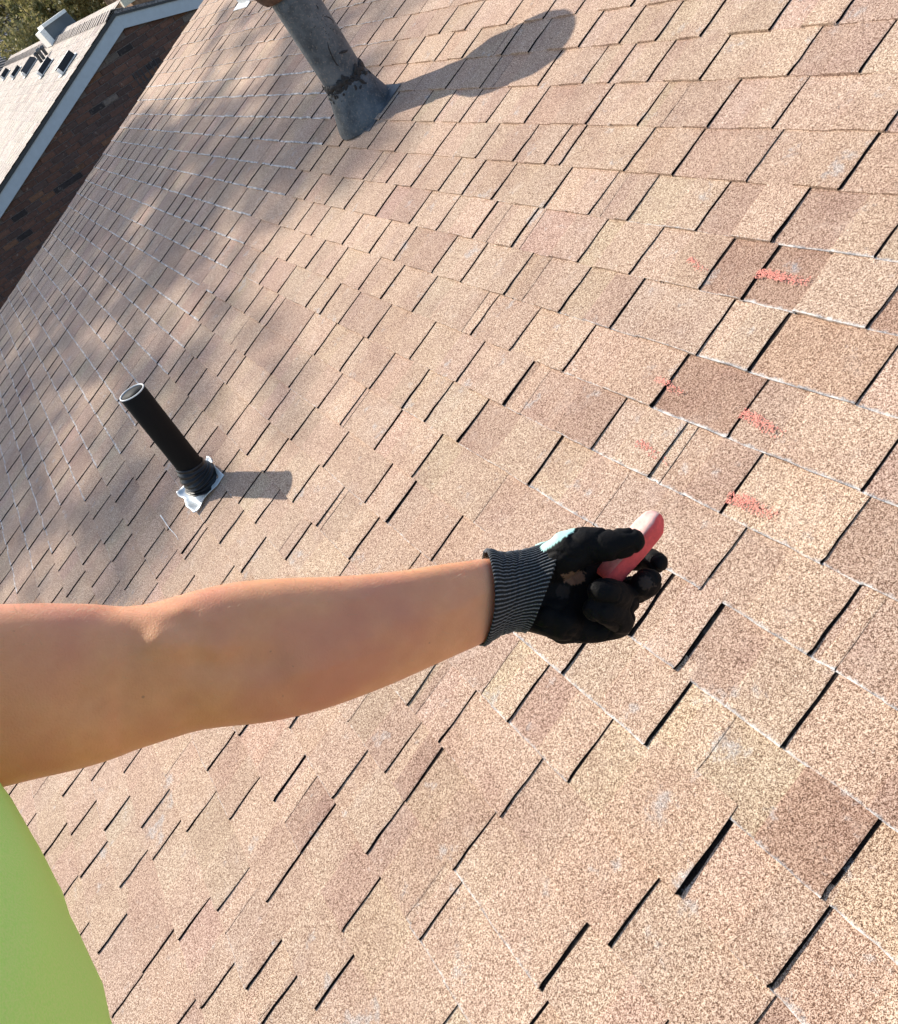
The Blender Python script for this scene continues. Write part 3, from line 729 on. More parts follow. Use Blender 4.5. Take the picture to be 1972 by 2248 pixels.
# chimney box on the ridge, its sunlit edges painted as white trim
pc = hit(62, 98, (0, 0, z0)); 
ch = root("chimney", pc); tag(ch, "grey box chimney with white sunlit trim standing on the neighbour's ridge", "chimney")
Uv = up_tilt(18.4); Hh = Vector((math.cos(PITCH), 0, -math.sin(PITCH)))
def cam_quad(pts, y):                               # photo points carried onto the chimney's near face
    return [hit(x_, y_, (0, y, 0), (0, 1, 0)) for x_, y_ in pts]
yc = hit(123, 91, (0, 0, z0)).y
face = cam_quad([(96, 62), (146, 26), (172, 52), (152, 64), (139, 74), (123, 92)], yc)
fc = [(p.x, p.z) for p in face]
v, f = prism(fc, yc, yc + 0.6); m = MB(); m.add(v, f); place("casing", m.mesh(M_GREYW), ch)
def strip(p, q, w, y0, y1, mat, name):
    d = (q - p).normalized(); n_ = Vector((-d.z, 0, d.x)) * w
    v, f = prism([(p.x, p.z), (q.x, q.z), (q.x + n_.x, q.z + n_.z), (p.x + n_.x, p.z + n_.z)], y0, y1)
    m = MB(); m.add(v, f); place(name, m.mesh(mat), ch)
strip(face[0], face[1], 0.05, yc - 0.03, yc + 0.62, M_WHITE, "sunlit_top_trim")
strip(face[5], face[0], 0.10, yc - 0.03, yc + 0.62, M_WHITE, "sunlit_side_trim")

# ------------------------------------------------------------------ farther roof and brick building
pA = cs(20, 120, 34); nA = Vector((W3.transposed() @ Vector((0.10, -0.42, 0.90)))).normalized()
q = [hit(x, y, pA, nA) for x, y in ((-60, 190), (60, 150), (60, 18), (-60, 18))]
hs = root("grey_roofed_house", q[0]); tag(hs, "distant house with a dark grey shingle roof at the top left corner", "house")
du = (q[1] - q[0]).normalized(); dv = nA.cross(du).normalized()
if (q[3] - q[0]).dot(dv) < 0: dv = -dv
random.seed(8); me_ = MB(); tn = []
for r in range(0, 60):
    b0 = q[0] - du * 3 + dv * (r * 0.2 - 2.5)
    lx = 0.0
    while lx < 14:
        w = random.uniform(0.3, 0.7)
        p0 = b0 + du * lx; m = MB(); 
        vv = [p0 + nA*0.03, p0 + du*w + nA*0.03, p0 + du*w + dv*0.23, p0 + dv*0.23, p0, p0 + du*w]
        me_.add(vv, [(0,1,2,3), (0,4,5,1)]); c = random.uniform(0.75, 1.25); tn += [(c, c, c, 0)] * 6; lx += w
me = mk(me_.v, me_.f, M_SH3, False, {'tone': tn}); o = place("shingles", me, hs); o['kind'] = 'stuff'
c0 = q[0] - du*3 - dv*2.5; m = MB()
v = [c0, c0 + du*14, c0 + du*14 + dv*12, c0 + dv*12]; m.add([p - nA*0.05 for p in v] + [p - nA*0.3 for p in v], [(0,1,2,3),(7,6,5,4),(0,4,5,1),(1,5,6,2),(2,6,7,3),(3,7,4,0)])
place("roof_deck", m.mesh(M_METDARK), hs)
m = MB(); wz = W3.transposed() @ Vector((0, 0, 1))
v = [c0 + du*0.5 + dv*0.5, c0 + du*13.5 + dv*0.5, c0 + du*13.5 + dv*11, c0 + du*.5 + dv*11]
m.add([p - nA*0.32 for p in v] + [p - wz*8 for p in v], [(0,1,2,3),(7,6,5,4),(0,4,5,1),(1,5,6,2),(2,6,7,3),(3,7,4,0)]); place("wall", m.mesh(M_GREYW), hs)

bb = root("far_brick_building", cs(290, 8, 24)); tag(bb, "sunlit brown brick building with a pale corner, above the neighbour's rake at the top edge", "building")
cB = cs(283, 17, 24); m = MB()
xh = W3.transposed() @ Vector((1, 0, 0)); yh_ = W3.transposed() @ Vector((0, 1, 0))
m.obox(cB + xh*2.15 + yh_*1.5 - wz*1.5, xh*2, yh_*1.5, wz*5); place("wall", m.mesh(simple("sunlit_brown_brick", (0.30, 0.17, 0.10), 0.9, nscale=8, var=0.35)), bb)
M_QU = simple("pale_quoin", (0.75, 0.66, 0.52), 0.9, nscale=20)
for i in range(14):
    m = MB(); w = 0.20 if i % 2 else 0.14
    m.obox(cB + xh*(0.0 + w/2 - .02) - yh_*0.02 + wz*(3.3 - i*0.24), xh*w, yh_*0.1, wz*0.115); place("quoin", m.mesh(M_QU), bb)
m = MB(); m.obox(cB + xh*1.25 - yh_*0.02 + wz*1.6, xh*0.35, yh_*0.04, wz*0.5); place("window", m.mesh(M_METDARK), bb)

# ------------------------------------------------------------------ trees
def leaf_cloud(centers, n, size, seed):
    g_ = np.random.default_rng(seed); C_ = np.array([c[:3] for c in centers]); Rr = np.array([c[3] for c in centers])
    idx = g_.integers(0, len(C_), n); d = g_.normal(size=(n, 3)); d /= np.linalg.norm(d, axis=1)[:, None]
    P = C_[idx] + d * (Rr[idx] * g_.uniform(0.25, 1.0, n) ** 0.6)[:, None]
    a = g_.normal(size=(n, 3)); a /= np.linalg.norm(a, axis=1)[:, None]; b = np.cross(a, g_.normal(size=(n, 3))); b /= np.linalg.norm(b, axis=1)[:, None]
    s = size * g_.uniform(0.5, 1.4, n)[:, None]
    V = np.stack([P - a*s, P + b*s*0.45, P + a*s, P - b*s*0.45], 1).reshape(-1, 3)
    Fc = np.arange(4*n).reshape(-1, 4)
    tn = np.zeros((4*n, 4)); tn[:, :3] = 1; tn[:, 3] = np.repeat(np.clip(g_.normal(0.45, 0.3, n), 0, 1), 4)
    me = bpy.data.meshes.new("leaves"); me.vertices.add(4*n); me.vertices.foreach_set('co', V.reshape(-1))
    me.loops.add(4*n); me.loops.foreach_set('vertex_index', Fc.reshape(-1)); me.polygons.add(n)
    me.polygons.foreach_set('loop_start', np.arange(0, 4*n, 4)); me.update(calc_edges=True); me.validate()
    at = me.color_attributes.new("tone", 'FLOAT_COLOR', 'POINT'); at.data.foreach_set('color', tn.astype(np.float32).reshape(-1))
    return me
def tree(base, crown, R, n, size, mat, label, seed, height=None, clumps=60, name="tree"):
    random.seed(seed); base = Vector(base); crown = Vector(crown); t = root(name, base)
    tag(t, label, "tree")
    m = MB(); mid = base.lerp(crown, 0.55) + Vector((0.2, 0.1, 0))
    m.tube([base, base.lerp(mid, .5), mid, crown], [0.2, 0.16, 0.11, 0.04], 12); 
    cl = []
    for i in range(clumps):
        d = Vector((random.gauss(0, 1), random.gauss(0, 1), random.gauss(0, 0.8))); d = d.normalized() * R * random.uniform(0.3, 1.0)
        c = crown + d; cl.append((c.x, c.y, c.z, R * random.uniform(0.10, 0.24)))
        if i % 2 == 0:
            s = mid.lerp(crown, random.uniform(0, 0.8)); m.tube([s, s.lerp(c, 0.5) + Vector((0, 0, 0.06*R)), c], [0.045, 0.025, 0.008], 6)
    place("trunk", m.mesh(M_BARK, True), t)
    me = leaf_cloud(cl, n, size, seed); me.materials.append(mat); o = place("crown", me, t)
    return t
def ground_under(P): w = W3 @ Vector(P); return w2r((w.x, w.y, -gz))
cA = cs(130, 40, 27.5)
tree(ground_under(cA), cA, 2.3, 26000, 0.075, M_LEAF, "olive and yellow leafed tree rising behind the neighbour's ridge and chimney", 31, clumps=110)
cA = cs(15, -10, 31)
tree(ground_under(cA), cA, 2.2, 14000, 0.08, M_LEAF, "yellowing tree at the very top left corner above the grey roof", 32, clumps=80)
# tree up-sun whose crown throws the dappled shade over the far left part of the roof
cT = Vector((-2.1, 4.5, 0)) + SUN * 21.0
tree(ground_under(cT + Vector((-9.5, 0.5, 0))), cT, 3.1, 8200, 0.10, M_LEAF2, "half bare tree left of the photo that throws dappled shade on the roof", 33, clumps=100)

SHIRT_X, SHIRT_Y, LEAN = 0.057, 0.0, 0.56
# ------------------------------------------------------------------ the person holding out an arm
def remesh(m, voxel, smooth_it=6, name="body"):
    me = mk(m.v, m.f, None); tmp = bpy.data.objects.new("tmp", me); C.objects.link(tmp)
    r = tmp.modifiers.new("r", 'REMESH'); r.mode = 'VOXEL'; r.voxel_size = voxel; r.use_smooth_shade = True
    if smooth_it: s = tmp.modifiers.new("s", 'SMOOTH'); s.factor = 0.5; s.iterations = smooth_it
    dg = bpy.context.evaluated_depsgraph_get(); ev = tmp.evaluated_get(dg)
    out = bpy.data.meshes.new_from_object(ev); bpy.data.objects.remove(tmp)
    out.polygons.foreach_set('use_smooth', [True] * len(out.polygons)); out.name = name
    return out
def capsule(m, pts, rads, n=20, flat=1.0):
    """tapered chain with rounded ends"""
    pts = [Vector(p) for p in pts]; P, Rr = [], []
    d0 = (pts[0] - pts[1]).normalized(); d1 = (pts[-1] - pts[-2]).normalized()
    for a in (0.999, 0.9, 0.7, 0.4): P.append(pts[0] + d0 * rads[0] * a); Rr.append(rads[0] * math.sqrt(max(0.001, 1 - a*a)))
    for i in range(len(pts) - 1):
        for s in (0, 0.25, 0.5, 0.75): P.append(pts[i].lerp(pts[i+1], s)); Rr.append(rads[i] + (rads[i+1] - rads[i]) * s)
    P.append(pts[-1]); Rr.append(rads[-1])
    for a in (0.4, 0.7, 0.9, 0.999): P.append(pts[-1] + d1 * rads[-1] * a); Rr.append(rads[-1] * math.sqrt(max(0.001, 1 - a*a)))
    m.tube(P, Rr, n)
right_c, down_c, fwd_c = Vector(RL[0]), Vector(RL[1]), Vector(RL[2])
def skin_mat():
    m, t, b = newmat("skin"); pos = N(t, "ShaderNodeNewGeometry").outputs['Position']
    f = noise_n(t, pos, 60, 4, 0.6); f2 = noise_n(t, pos, 900, 2, 0.5); f3 = noise_n(t, pos, 14, 2, 0.5)
    col = ramp(t, f, [(0.3, (0.76, 0.345, 0.175)), (0.7, (0.83, 0.40, 0.21))])
    col = mix(t, ramp(t, f3, [(0.42, 0.0), (0.66, 0.55)]), col, (0.62, 0.23, 0.16))
    col = mix(t, ramp(t, noise_n(t, pos, 170, 1, 0.4), [(0.80, 0.0), (0.84, 0.5)]), col, (0.30, 0.14, 0.09))
    L(t, col, b.inputs['Base Color']); b.inputs['Roughness'].default_value = 0.5
    b.inputs['Subsurface Weight'].default_value = 0.35; b.inputs['Subsurface Radius'].default_value = (1.0, 0.35, 0.18); b.inputs['Subsurface Scale'].default_value = 0.012
    b.inputs['Specular IOR Level'].default_value = 0.35
    bump(t, b, math_n(t, 'ADD', f2, math_n(t, 'MULTIPLY', f, 0.6)), 0.0004, 0.7); return m
M_SKIN = skin_mat()
def hivis():
    m, t, b = newmat("hi_vis_fabric"); pos = N(t, "ShaderNodeNewGeometry").outputs['Position']
    col = ramp(t, noise_n(t, pos, 900, 2), [(0.35, (0.66, 0.98, 0.30)), (0.65, (0.78, 0.99, 0.38))])
    L(t, col, b.inputs['Base Color']); b.inputs['Roughness'].default_value = 0.85
    tr = N(t, "ShaderNodeBsdfTranslucent"); L(t, mix(t, 1.0, col, (1.0, 1.0, 0.7), 'MULTIPLY'), tr.inputs[0])
    ms = N(t, "ShaderNodeMixShader"); ms.inputs[0].default_value = 0.35
    L(t, b.outputs[0], ms.inputs[1]); L(t, tr.outputs[0], ms.inputs[2]); L(t, ms.outputs[0], t.nodes["Material Output"].inputs[0])
    return m
M_SHIRT = hivis()
M_DENIM = simple("dark_work_trousers", (0.04, 0.05, 0.07), 0.9, nscale=120, var=0.3)
M_BOOT = simple("brown_boot", (0.10, 0.06, 0.035), 0.6)
M_HAIR = simple("brown_hair", (0.06, 0.035, 0.02), 0.6, nscale=200, var=0.4)

# outline of the arm in the photo: x, upper edge, lower edge, depth
ARM = [(-860, 1372, 1902, .425), (-650, 1362, 1890, .43), (-430, 1352, 1862, .440), (-300, 1340, 1835, .450), (-200, 1334, 1800, .455), (-100, 1330, 1765, .462), (0, 1327, 1729, .470), (61, 1325, 1713, .476), (123, 1326, 1698, .482), (184, 1327, 1685, .488), (245, 1333, 1669, .494),
       (276, 1334, 1657, .497), (337, 1319, 1637, .503), (399, 1300, 1617, .509), (460, 1285, 1598, .515), (521, 1275, 1590, .521), (613, 1269, 1581, .530), (705, 1267, 1561, .540),
       (767, 1263, 1541, .547), (859, 1255, 1506, .558), (920, 1245, 1479, .566), (981, 1236, 1451, .575), (1043, 1228, 1423, .584), (1078, 1222, 1408, .590), (1100, 1232, 1390, .594), (1130, 1240, 1372, .598)]
def interp(tab, x, c):
    for i in range(len(tab) - 1):
        if tab[i][0] <= x <= tab[i+1][0]:
            s = (x - tab[i][0]) / (tab[i+1][0] - tab[i][0]); return tab[i][c] + (tab[i+1][c] - tab[i][c]) * s
    return tab[-1][c]
def smoothed(x, c, w=26): return sum(interp(ARM, min(1130, max(-860, x + d)), c) for d in (-w, -w/2, 0, w/2, w)) / 5
m = MB(); na, NS = 72, 190; AV = []
DR = (CAM and 0)
for i in range(NS):
    x = -860 + 1990 * i / (NS - 1)
    tp, bt, z = smoothed(x, 1), smoothed(x, 2), smoothed(x, 3)
    cy_ = (tp + bt) / 2; hy = (bt - tp) / 2 / F * z; sx = -0.10 if x > 300 else -0.06
    cen = cs(x, cy_, z + hy * 0.0); hd = hy * (0.86 if x < 300 else 0.82 - 0.10 * max(0, (x - 700) / 400))
    for k in range(na):
        a = 2 * math.pi * k / na; uy, uz = math.cos(a), math.sin(a)      # uy: down in picture, uz: away
        ex = 2.25; r = (abs(uy) ** ex + abs(uz) ** ex) ** (-1 / ex)
        p = cen + down_c * uy * r * hy + right_c * uy * r * hy * sx + fwd_c * uz * r * hd
        # folds and tendons of the inner elbow, in picture distances along the arm
        q = 0.0
        if uz < 0.2:
            v_ = cy_ + uy * r * (bt - tp) / 2
            def line_d(x0, y0, x1, y1):
                dx, dy = x1 - x0, y1 - y0; s = max(0, min(1, ((x - x0)*dx + (v_ - y0)*dy) / (dx*dx + dy*dy)))
                return math.hypot(x - x0 - s*dx, v_ - y0 - s*dy)
            q -= 0.0006 * math.exp(-(line_d(285, 1345, 350, 1376) / 18) ** 2)
            q += 0.0042 * math.exp(-(line_d(380, 1385, 520, 1405) / 26) ** 2)
            q -= 0.0022 * math.exp(-(line_d(395, 1345, 455, 1340) / 7) ** 2)
            q += 0.0016 * math.exp(-(line_d(410, 1330, 500, 1352) / 12) ** 2)
            q -= 0.0016 * math.exp(-(line_d(300, 1362, 380, 1392) / 8) ** 2)
            q += 0.0014 * math.exp(-(line_d(560, 1330, 820, 1300) / 6) ** 2)
            q += 0.0012 * math.exp(-(line_d(640, 1470, 900, 1400) / 6) ** 2)
            q -= 0.0030 * math.exp(-(line_d(470, 1420, 620, 1432) / 32) ** 2)
            q += 0.0018 * math.exp(-(line_d(990, 1335, 1064, 1292) / 9) ** 2)
            q += 0.0020 * math.exp(-(line_d(980, 1320, 700, 1440) / 40) ** 2)
            q -= 0.0020 * math.exp(-(line_d(250, 1500, 420, 1520) / 60) ** 2)
        p += -fwd_c * q + fwd_c * 0.0006 * noise.noise(p * 22)
        m.v.append(tuple(p))
for i in range(NS - 1):
    for k in range(na):
        k2 = (k+1) % na; m.f.append((i*na+k, (i+1)*na+k, (i+1)*na+k2, i*na+k2))
m.f.append(tuple(range(na))); m.f.append(tuple(reversed(range((NS-1)*na, NS*na))))
m.f = [tuple(reversed(f_)) for f_ in m.f]
# torso frame (world axes written in the roof frame)
wX, wY, wZ = (W3.transposed() @ Vector(v) for v in ((1, 0, 0), (0, 1, 0), (0, 0, 1)))
SL = cs(-850, 1630, .425)                            # left shoulder end of the arm
SHc = SL - wY * 0.18 - wX * 0.02 + wZ * 0.02         # centre between the shoulders
SRt = SHc - wY * 0.20
capsule(m, [SL + wX*0.0, SHc + wY*0.12, SHc, SHc - wY*0.12, SRt], [0.062, 0.070, 0.075, 0.070, 0.058])
capsule(m, [SHc, SHc - wZ*0.2 - wX*0.2*LEAN, SHc - wZ*0.45 - wX*0.45*LEAN], [0.09, 0.105, 0.10])
NK = SHc + wZ*0.10 - wX*0.01; HD = SHc + wZ*0.255 + wX*0.015
capsule(m, [SHc + wZ*0.02, NK, HD - wZ*0.06], [0.062, 0.056, 0.06])
EL = SRt - wZ*0.25 + wX*0.06 - wY*0.05               # right arm bends up to the camera
HRt = CAM - fwd_c * 0.085 - wZ * 0.035 - wX * 0.01
capsule(m, [SRt, SRt.lerp(EL, .5), EL], [0.056, 0.05, 0.042]); capsule(m, [EL, EL.lerp(HRt, .35), HRt - wZ*0.035], [0.042, 0.042, 0.027])
capsule(m, [HRt - wZ*0.04, HRt], [0.03, 0.034])
for j in range(4):                                    # fingers of the right hand round the camera phone
    b_ = HRt + right_c * 0.02 - wZ * (0.03 - 0.019*j); 
    capsule(m, [b_ - right_c*0.02, b_ + right_c*0.018 - fwd_c*0.004, b_ + right_c*0.034 + fwd_c*0.022, b_ + right_c*0.03 + fwd_c*0.04], [0.009, 0.0085, 0.008, 0.0072], 12)
capsule(m, [HRt - right_c*0.02, HRt - right_c*0.045 + fwd_c*0.01, HRt - right_c*0.048 + fwd_c*0.04], [0.013, 0.011, 0.009], 12)
# head
def ellipsoid(m, c, ax, ay, az, n=24):
    vs = []; fs = []
    for i in range(1, n):
        th = math.pi * i / n
        for j in range(n):
            ph = 2*math.pi*j/n; vs.append(c + ax*math.sin(th)*math.cos(ph) + ay*math.sin(th)*math.sin(ph) + az*math.cos(th))
    vs += [c + az, c - az]
    for i in range(n - 2):
        for j in range(n):
            j2 = (j+1) % n; fs.append((i*n+j, (i+1)*n+j, (i+1)*n+j2, i*n+j2))
    for j in range(n): fs.append((j, (j+1) % n, len(vs)-2)); fs.append(((n-2)*n+(j+1) % n, (n-2)*n+j, len(vs)-1))
    m.add(vs, fs)
ellipsoid(m, HD, wX*0.095, wY*0.076, wZ*0.118)
ellipsoid(m, HD - wZ*0.07 + wX*0.035, wX*0.055, wY*0.055, wZ*0.05)
capsule(m, [HD + wX*0.088 + wZ*0.015, HD + wX*0.108 - wZ*0.02], [0.008, 0.013], 12)
for s_ in (-1, 1): ellipsoid(m, HD + wY*0.078*s_ - wX*0.005 - wZ*0.005, wX*0.02, wY*0.008, wZ*0.032, 12)
for z_, r_ in ((-0.052, 0.0065), (-0.061, 0.007)): capsule(m, [HD + wX*0.086 - wY*0.02 + wZ*z_, HD + wX*0.092 + wZ*z_, HD + wX*0.086 + wY*0.02 + wZ*z_], [r_*0.7, r_, r_*0.7], 10)
body = remesh(m, 0.0030, 3, "body"); body.materials.clear(); body.materials.append(M_SKIN)
pr = root("person", SHc - wZ * 1.25)
tag(pr, "person in a neon green shirt and black work glove, bare arm stretched over the roof", "person")
place("body", body, pr)
# eyes, hair
for s_ in (-1, 1):
    m = MB(); ellipsoid(m, HD + wX*0.082 + wY*0.031*s_ + wZ*0.012, wX*0.012, wY*0.013, wZ*0.009, 12); place("eye", m.mesh(M_WHITE, True), pr)
m = MB(); ellipsoid(m, HD + wZ*0.022 - wX*0.012, wX*0.102, wY*0.084, wZ*0.112)
m.v = [tuple(Vector(v) + (Vector((noise.noise(Vector(v)*60),)*3)) * 0.004) for v in m.v]; hm = remesh(m, 0.004, 2, "hair")
bmh = bmesh.new(); bmh.from_mesh(hm)
dl = [v for v in bmh.verts if (v.co - HD).dot(wX) > 0.055 and (v.co - HD).dot(wZ) < 0.06 or (v.co - HD).dot(wZ) < -0.06]
bmesh.ops.delete(bmh, geom=dl, context='VERTS'); bmh.to_mesh(hm); bmh.free(); hm.materials.clear(); hm.materials.append(M_HAIR); place("hair", hm, pr)
# shirt: short sleeved, loose
def ring_loft(m, secs, n=64):
    o_ = len(m.v)
    for (c, ax, ay) in secs:
        for k in range(n):
            a = 2*math.pi*k/n; m.v.append(tuple(c + ax*math.cos(a) + ay*math.sin(a)))
    for i in range(len(secs) - 1):
        for k in range(n):
            k2 = (k+1) % n; m.f.append((o_+i*n+k, o_+(i+1)*n+k, o_+(i+1)*n+k2, o_+i*n+k2))
m = MB(); secs = []
TX, TY = SHIRT_X, SHIRT_Y
for (dz, fx, rx, ry) in ((0.065, 0.0, 0.07, 0.09), (0.03, 0.0, 0.10, 0.16), (-0.03, 0.01, 0.125, 0.20), (-0.12, 0.035, 0.14, 0.205), (-0.22, 0.04, 0.148, 0.20), (-0.34, 0.03, 0.145, 0.195), (-0.46, 0.03, 0.15, 0.195), (-0.58, 0.03, 0.155, 0.2), (-0.64, 0.03, 0.157, 0.2)):
    secs.append((SHc + wZ*dz + wX*(fx + TX + LEAN*dz) + wY*TY, wX*rx, wY*ry))
fine = []
for i in range(len(secs) - 1):
    for s in range(8):
        t_ = s/8; fine.append(tuple(secs[i][q].lerp(secs[i+1][q], t_) for q in range(3)))
fine.append(secs[-1]); ring_loft(m, fine)
for v in range(len(m.v)):
    p = Vector(m.v[v]); d = (p - SHc); d = (d - wZ*d.dot(wZ)).normalized(); hz = (p - SHc).dot(wZ)
    q = Vector((p.dot(wX)*7, p.dot(wY)*7, p.dot(wZ)*3)); m.v[v] = tuple(p + d * (0.010*noise.noise(q) + 0.009*noise.noise(q*2.7) + 0.004*noise.noise(q*7)) * min(1, max(0.2, -hz*4)))
shirt = m
n_s = len(m.v)
for (S_, E_) in ((SL + wX*0.0, cs(-420, 1590, .44)), (SRt, SRt.lerp(EL, .6))):
    d = (E_ - S_).normalized(); a_ = d.orthogonal().normalized(); b_ = d.cross(a_)
    S0 = S_ - d*0.03
    ring_loft(m, [(S0.lerp(E_, s), a_*(0.086 - 0.006*s), b_*(0.086 - 0.006*s)) for s in [i/12 for i in range(13)]], 48)
me = m.mesh(M_SHIRT, True); o = place("shirt", me, pr)
md = o.modifiers.new("cloth", 'SOLIDIFY'); md.thickness = 0.0015
# trousers and boots
HP = SHc - wZ*0.60 + wX*(0.02 - 0.6*LEAN); m = MB()
FT = []
for s_ in (-1, 1):
    hipj = HP + wY*0.09*s_; f0 = HP + wY*0.13*s_ + wX*(0.02 + 0.12*s_)
    foot = f0 - wZ * ((f0.z) / wZ.z) + wZ*0.10      # roof surface lies at z = 0
    knee = hipj.lerp(foot, 0.48) + wX*0.17
    capsule(m, [hipj, hipj.lerp(knee, .5), knee, knee.lerp(foot, .5), foot], [0.105, 0.09, 0.068, 0.068, 0.058]); FT.append(foot)
capsule(m, [HP + wY*0.07, HP - wY*0.07], [0.125, 0.125]); capsule(m, [HP + wZ*0.1 + wY*0.05, HP + wZ*0.1 - wY*0.05], [0.12, 0.12])
tm = remesh(m, 0.009, 4, "trousers"); tm.materials.clear(); tm.materials.append(M_DENIM); place("trousers", tm, pr)
for ft in FT:
    m = MB(); sl_ = (W3.transposed() @ Vector((1, 0, 0))); sx = Vector((1, 0, 0))
    b0 = Vector((ft.x, ft.y, 0.045)); capsule(m, [b0 - sx*0.06, b0 + sx*0.06, b0 + sx*0.15], [0.043, 0.046, 0.04]); capsule(m, [b0, ft], [0.05, 0.055])
    bmm = remesh(m, 0.006, 3, "boot"); bmm.materials.clear(); bmm.materials.append(M_BOOT); place("boot", bmm, pr)
# hairs on the lit edge of the arm
random.seed(12); m = MB()
for i in range(900):
    x = random.uniform(5, 1050); tp, bt, z = smoothed(x, 1), smoothed(x, 2), smoothed(x, 3)
    up_ = random.random() < 0.86
    if up_: a = random.gauss(math.pi + 0.10, 0.30)
    else: a = random.uniform(math.pi*0.5, math.pi*1.9)
    hy = (bt - tp)/2/F*z; uy, uz = math.cos(a), math.sin(a); r = (abs(uy)**2.25 + abs(uz)**2.25) ** (-1/2.25)
    p = cs(x, (tp+bt)/2, z) + down_c*uy*r*hy + right_c*uy*r*hy*-0.08 + fwd_c*uz*r*hy*0.8
    nn = (down_c*uy + fwd_c*uz).normalized(); tg = (right_c*random.uniform(0.5, 1.2)*random.choice((1, 1, 1, -0.4)) + down_c*random.uniform(-.6, .6) + nn*random.uniform(.15, .5)).normalized()
    ln = random.uniform(0.004, 0.010)
    m.tube([p - nn*0.0004, p + tg*ln*0.5 + nn*0.0006, p + tg*ln], [0.00006, 0.00005, 0.00002], 3, cap=False)
o = place("arm_hair", m.mesh(simple("blond_arm_hair", (0.55, 0.36, 0.20), 0.4)), pr); o['kind'] = 'stuff'

# glove ---------------------------------------------------------------
ZH = 0.612
def H(x, y, dz=0.0): return cs(x, y, ZH + dz)
def rp_(r, dz=0.0): return r / F * (ZH + dz)
def chain(m, seq, n=20): capsule(m, [H(x, y, d) for x, y, d, r in seq], [rp_(r, d) for x, y, d, r in seq], n)
m = MB()
# palm: metacarpal rays fanning from the wrist, thick heel and thumb pad
chain(m, [(1160, 1262, .004, 48), (1215, 1235, .006, 52), (1275, 1205, .014, 44), (1310, 1205, .02, 38)])
chain(m, [(1165, 1290, .004, 52), (1230, 1280, .008, 56), (1300, 1268, .018, 44)])
chain(m, [(1165, 1320, .004, 52), (1230, 1325, .008, 58), (1300, 1322, .014, 46)])
chain(m, [(1165, 1338, .002, 50), (1215, 1350, .0, 52), (1262, 1368, .004, 46), (1290, 1365, .006, 42)])
chain(m, [(1200, 1352, -.004, 44), (1240, 1366, -.006, 42)])
# thumb
chain(m, [(1205, 1240, -.006, 46), (1250, 1212, -.014, 50), (1292, 1198, -.018, 43), (1340, 1196, -.022, 37), (1372, 1190, -.024, 33), (1384, 1188, -.024, 31)])
# index: bent behind the chalk
chain(m, [(1305, 1215, .02, 34), (1372, 1222, .034, 29), (1420, 1228, .022, 26), (1441, 1234, .008, 25)])
# middle: tip towards the viewer
chain(m, [(1300, 1275, .016, 36), (1366, 1296, .022, 32), (1402, 1292, .004, 31), (1420, 1280, -.010, 34)])
# ring and little finger folded into the palm
chain(m, [(1292, 1322, .012, 36), (1362, 1325, .012, 33), (1372, 1316, -.008, 33), (1338, 1300, -.028, 30), (1315, 1298, -.03, 27)])
chain(m, [(1280, 1362, .006, 34), (1352, 1368, .004, 34), (1364, 1360, -.012, 32), (1330, 1345, -.026, 28), (1305, 1338, -.028, 26)])
chain(m, [(1235, 1380, -.002, 32), (1310, 1382, .0, 30), (1345, 1378, .0, 27)])
gm = remesh(m, 0.0013, 5, "glove")
for v in gm.vertices:                                 # creases of the rubber palm and knit
    p = v.co; a_ = noise.noise(p * 70); b_ = noise.noise(p * 160 + Vector((3, 1, 4)))
    cr = max(0.0, 1 - abs(noise.noise(p * 48 + Vector((9, 2, 5)))) * 7)
    v.co = p + v.normal * (0.0012 * a_ + 0.0006 * b_ - 0.0016 * cr * cr)
M_GLOVE, t_, b_n = newmat("rubber_coated_knit")
pos = N(t_, "ShaderNodeNewGeometry").outputs['Position']; at = N(t_, "ShaderNodeAttribute", attribute_name="tone")
f_ = noise_n(t_, pos, 260, 3, 0.6)
L(t_, mix(t_, ramp(t_, f_, [(0.4, 0.0), (0.8, 0.12)]), at.outputs['Color'], (0.02, 0.016, 0.015)), b_n.inputs['Base Color'])
b_n.inputs['Roughness'].default_value = 0.7; b_n.inputs['Specular IOR Level'].default_value = 0.14; bump(t_, b_n, f_, 0.0006)
n = len(gm.vertices); cols = np.zeros((n, 4), np.float32); cols[:, 3] = 1
for i, v in enumerate(gm.vertices):
    X, Y, Z = px(v.co); dz = Z - ZH
    c = (0.004, 0.0036, 0.004)
    mint = (X < 1262 and dz > 0.004) or (Y < 1192 - (X - 1222)*0.70 and X < 1262) or dz > 0.035
    if mint: c = (0.42, 0.72, 0.66)
    d = math.hypot((X - 1262)/26, (Y - 1268)/15); w = noise.noise(v.co * 500)*0.35 + noise.noise(v.co*150)*.3
    if dz < 0 and d + w < 1.0: c = (0.20, 0.11, 0.07)
    d = math.hypot((X - 1420)/22, (Y - 1278)/20)
    if dz < 0 and d + w < 0.8: c = (0.05, 0.034, 0.028)
    d = math.hypot((X - 1236)/20, (Y - 1300)/22)
    if dz < 0 and d + w < 0.7: c = (0.022, 0.018, 0.017)
    cols[i, :3] = c
a = gm.color_attributes.new("tone", 'FLOAT_COLOR', 'POINT'); a.data.foreach_set('color', cols.reshape(-1))
gm.materials.clear(); gm.materials.append(M_GLOVE); glove = place("glove", gm, pr)
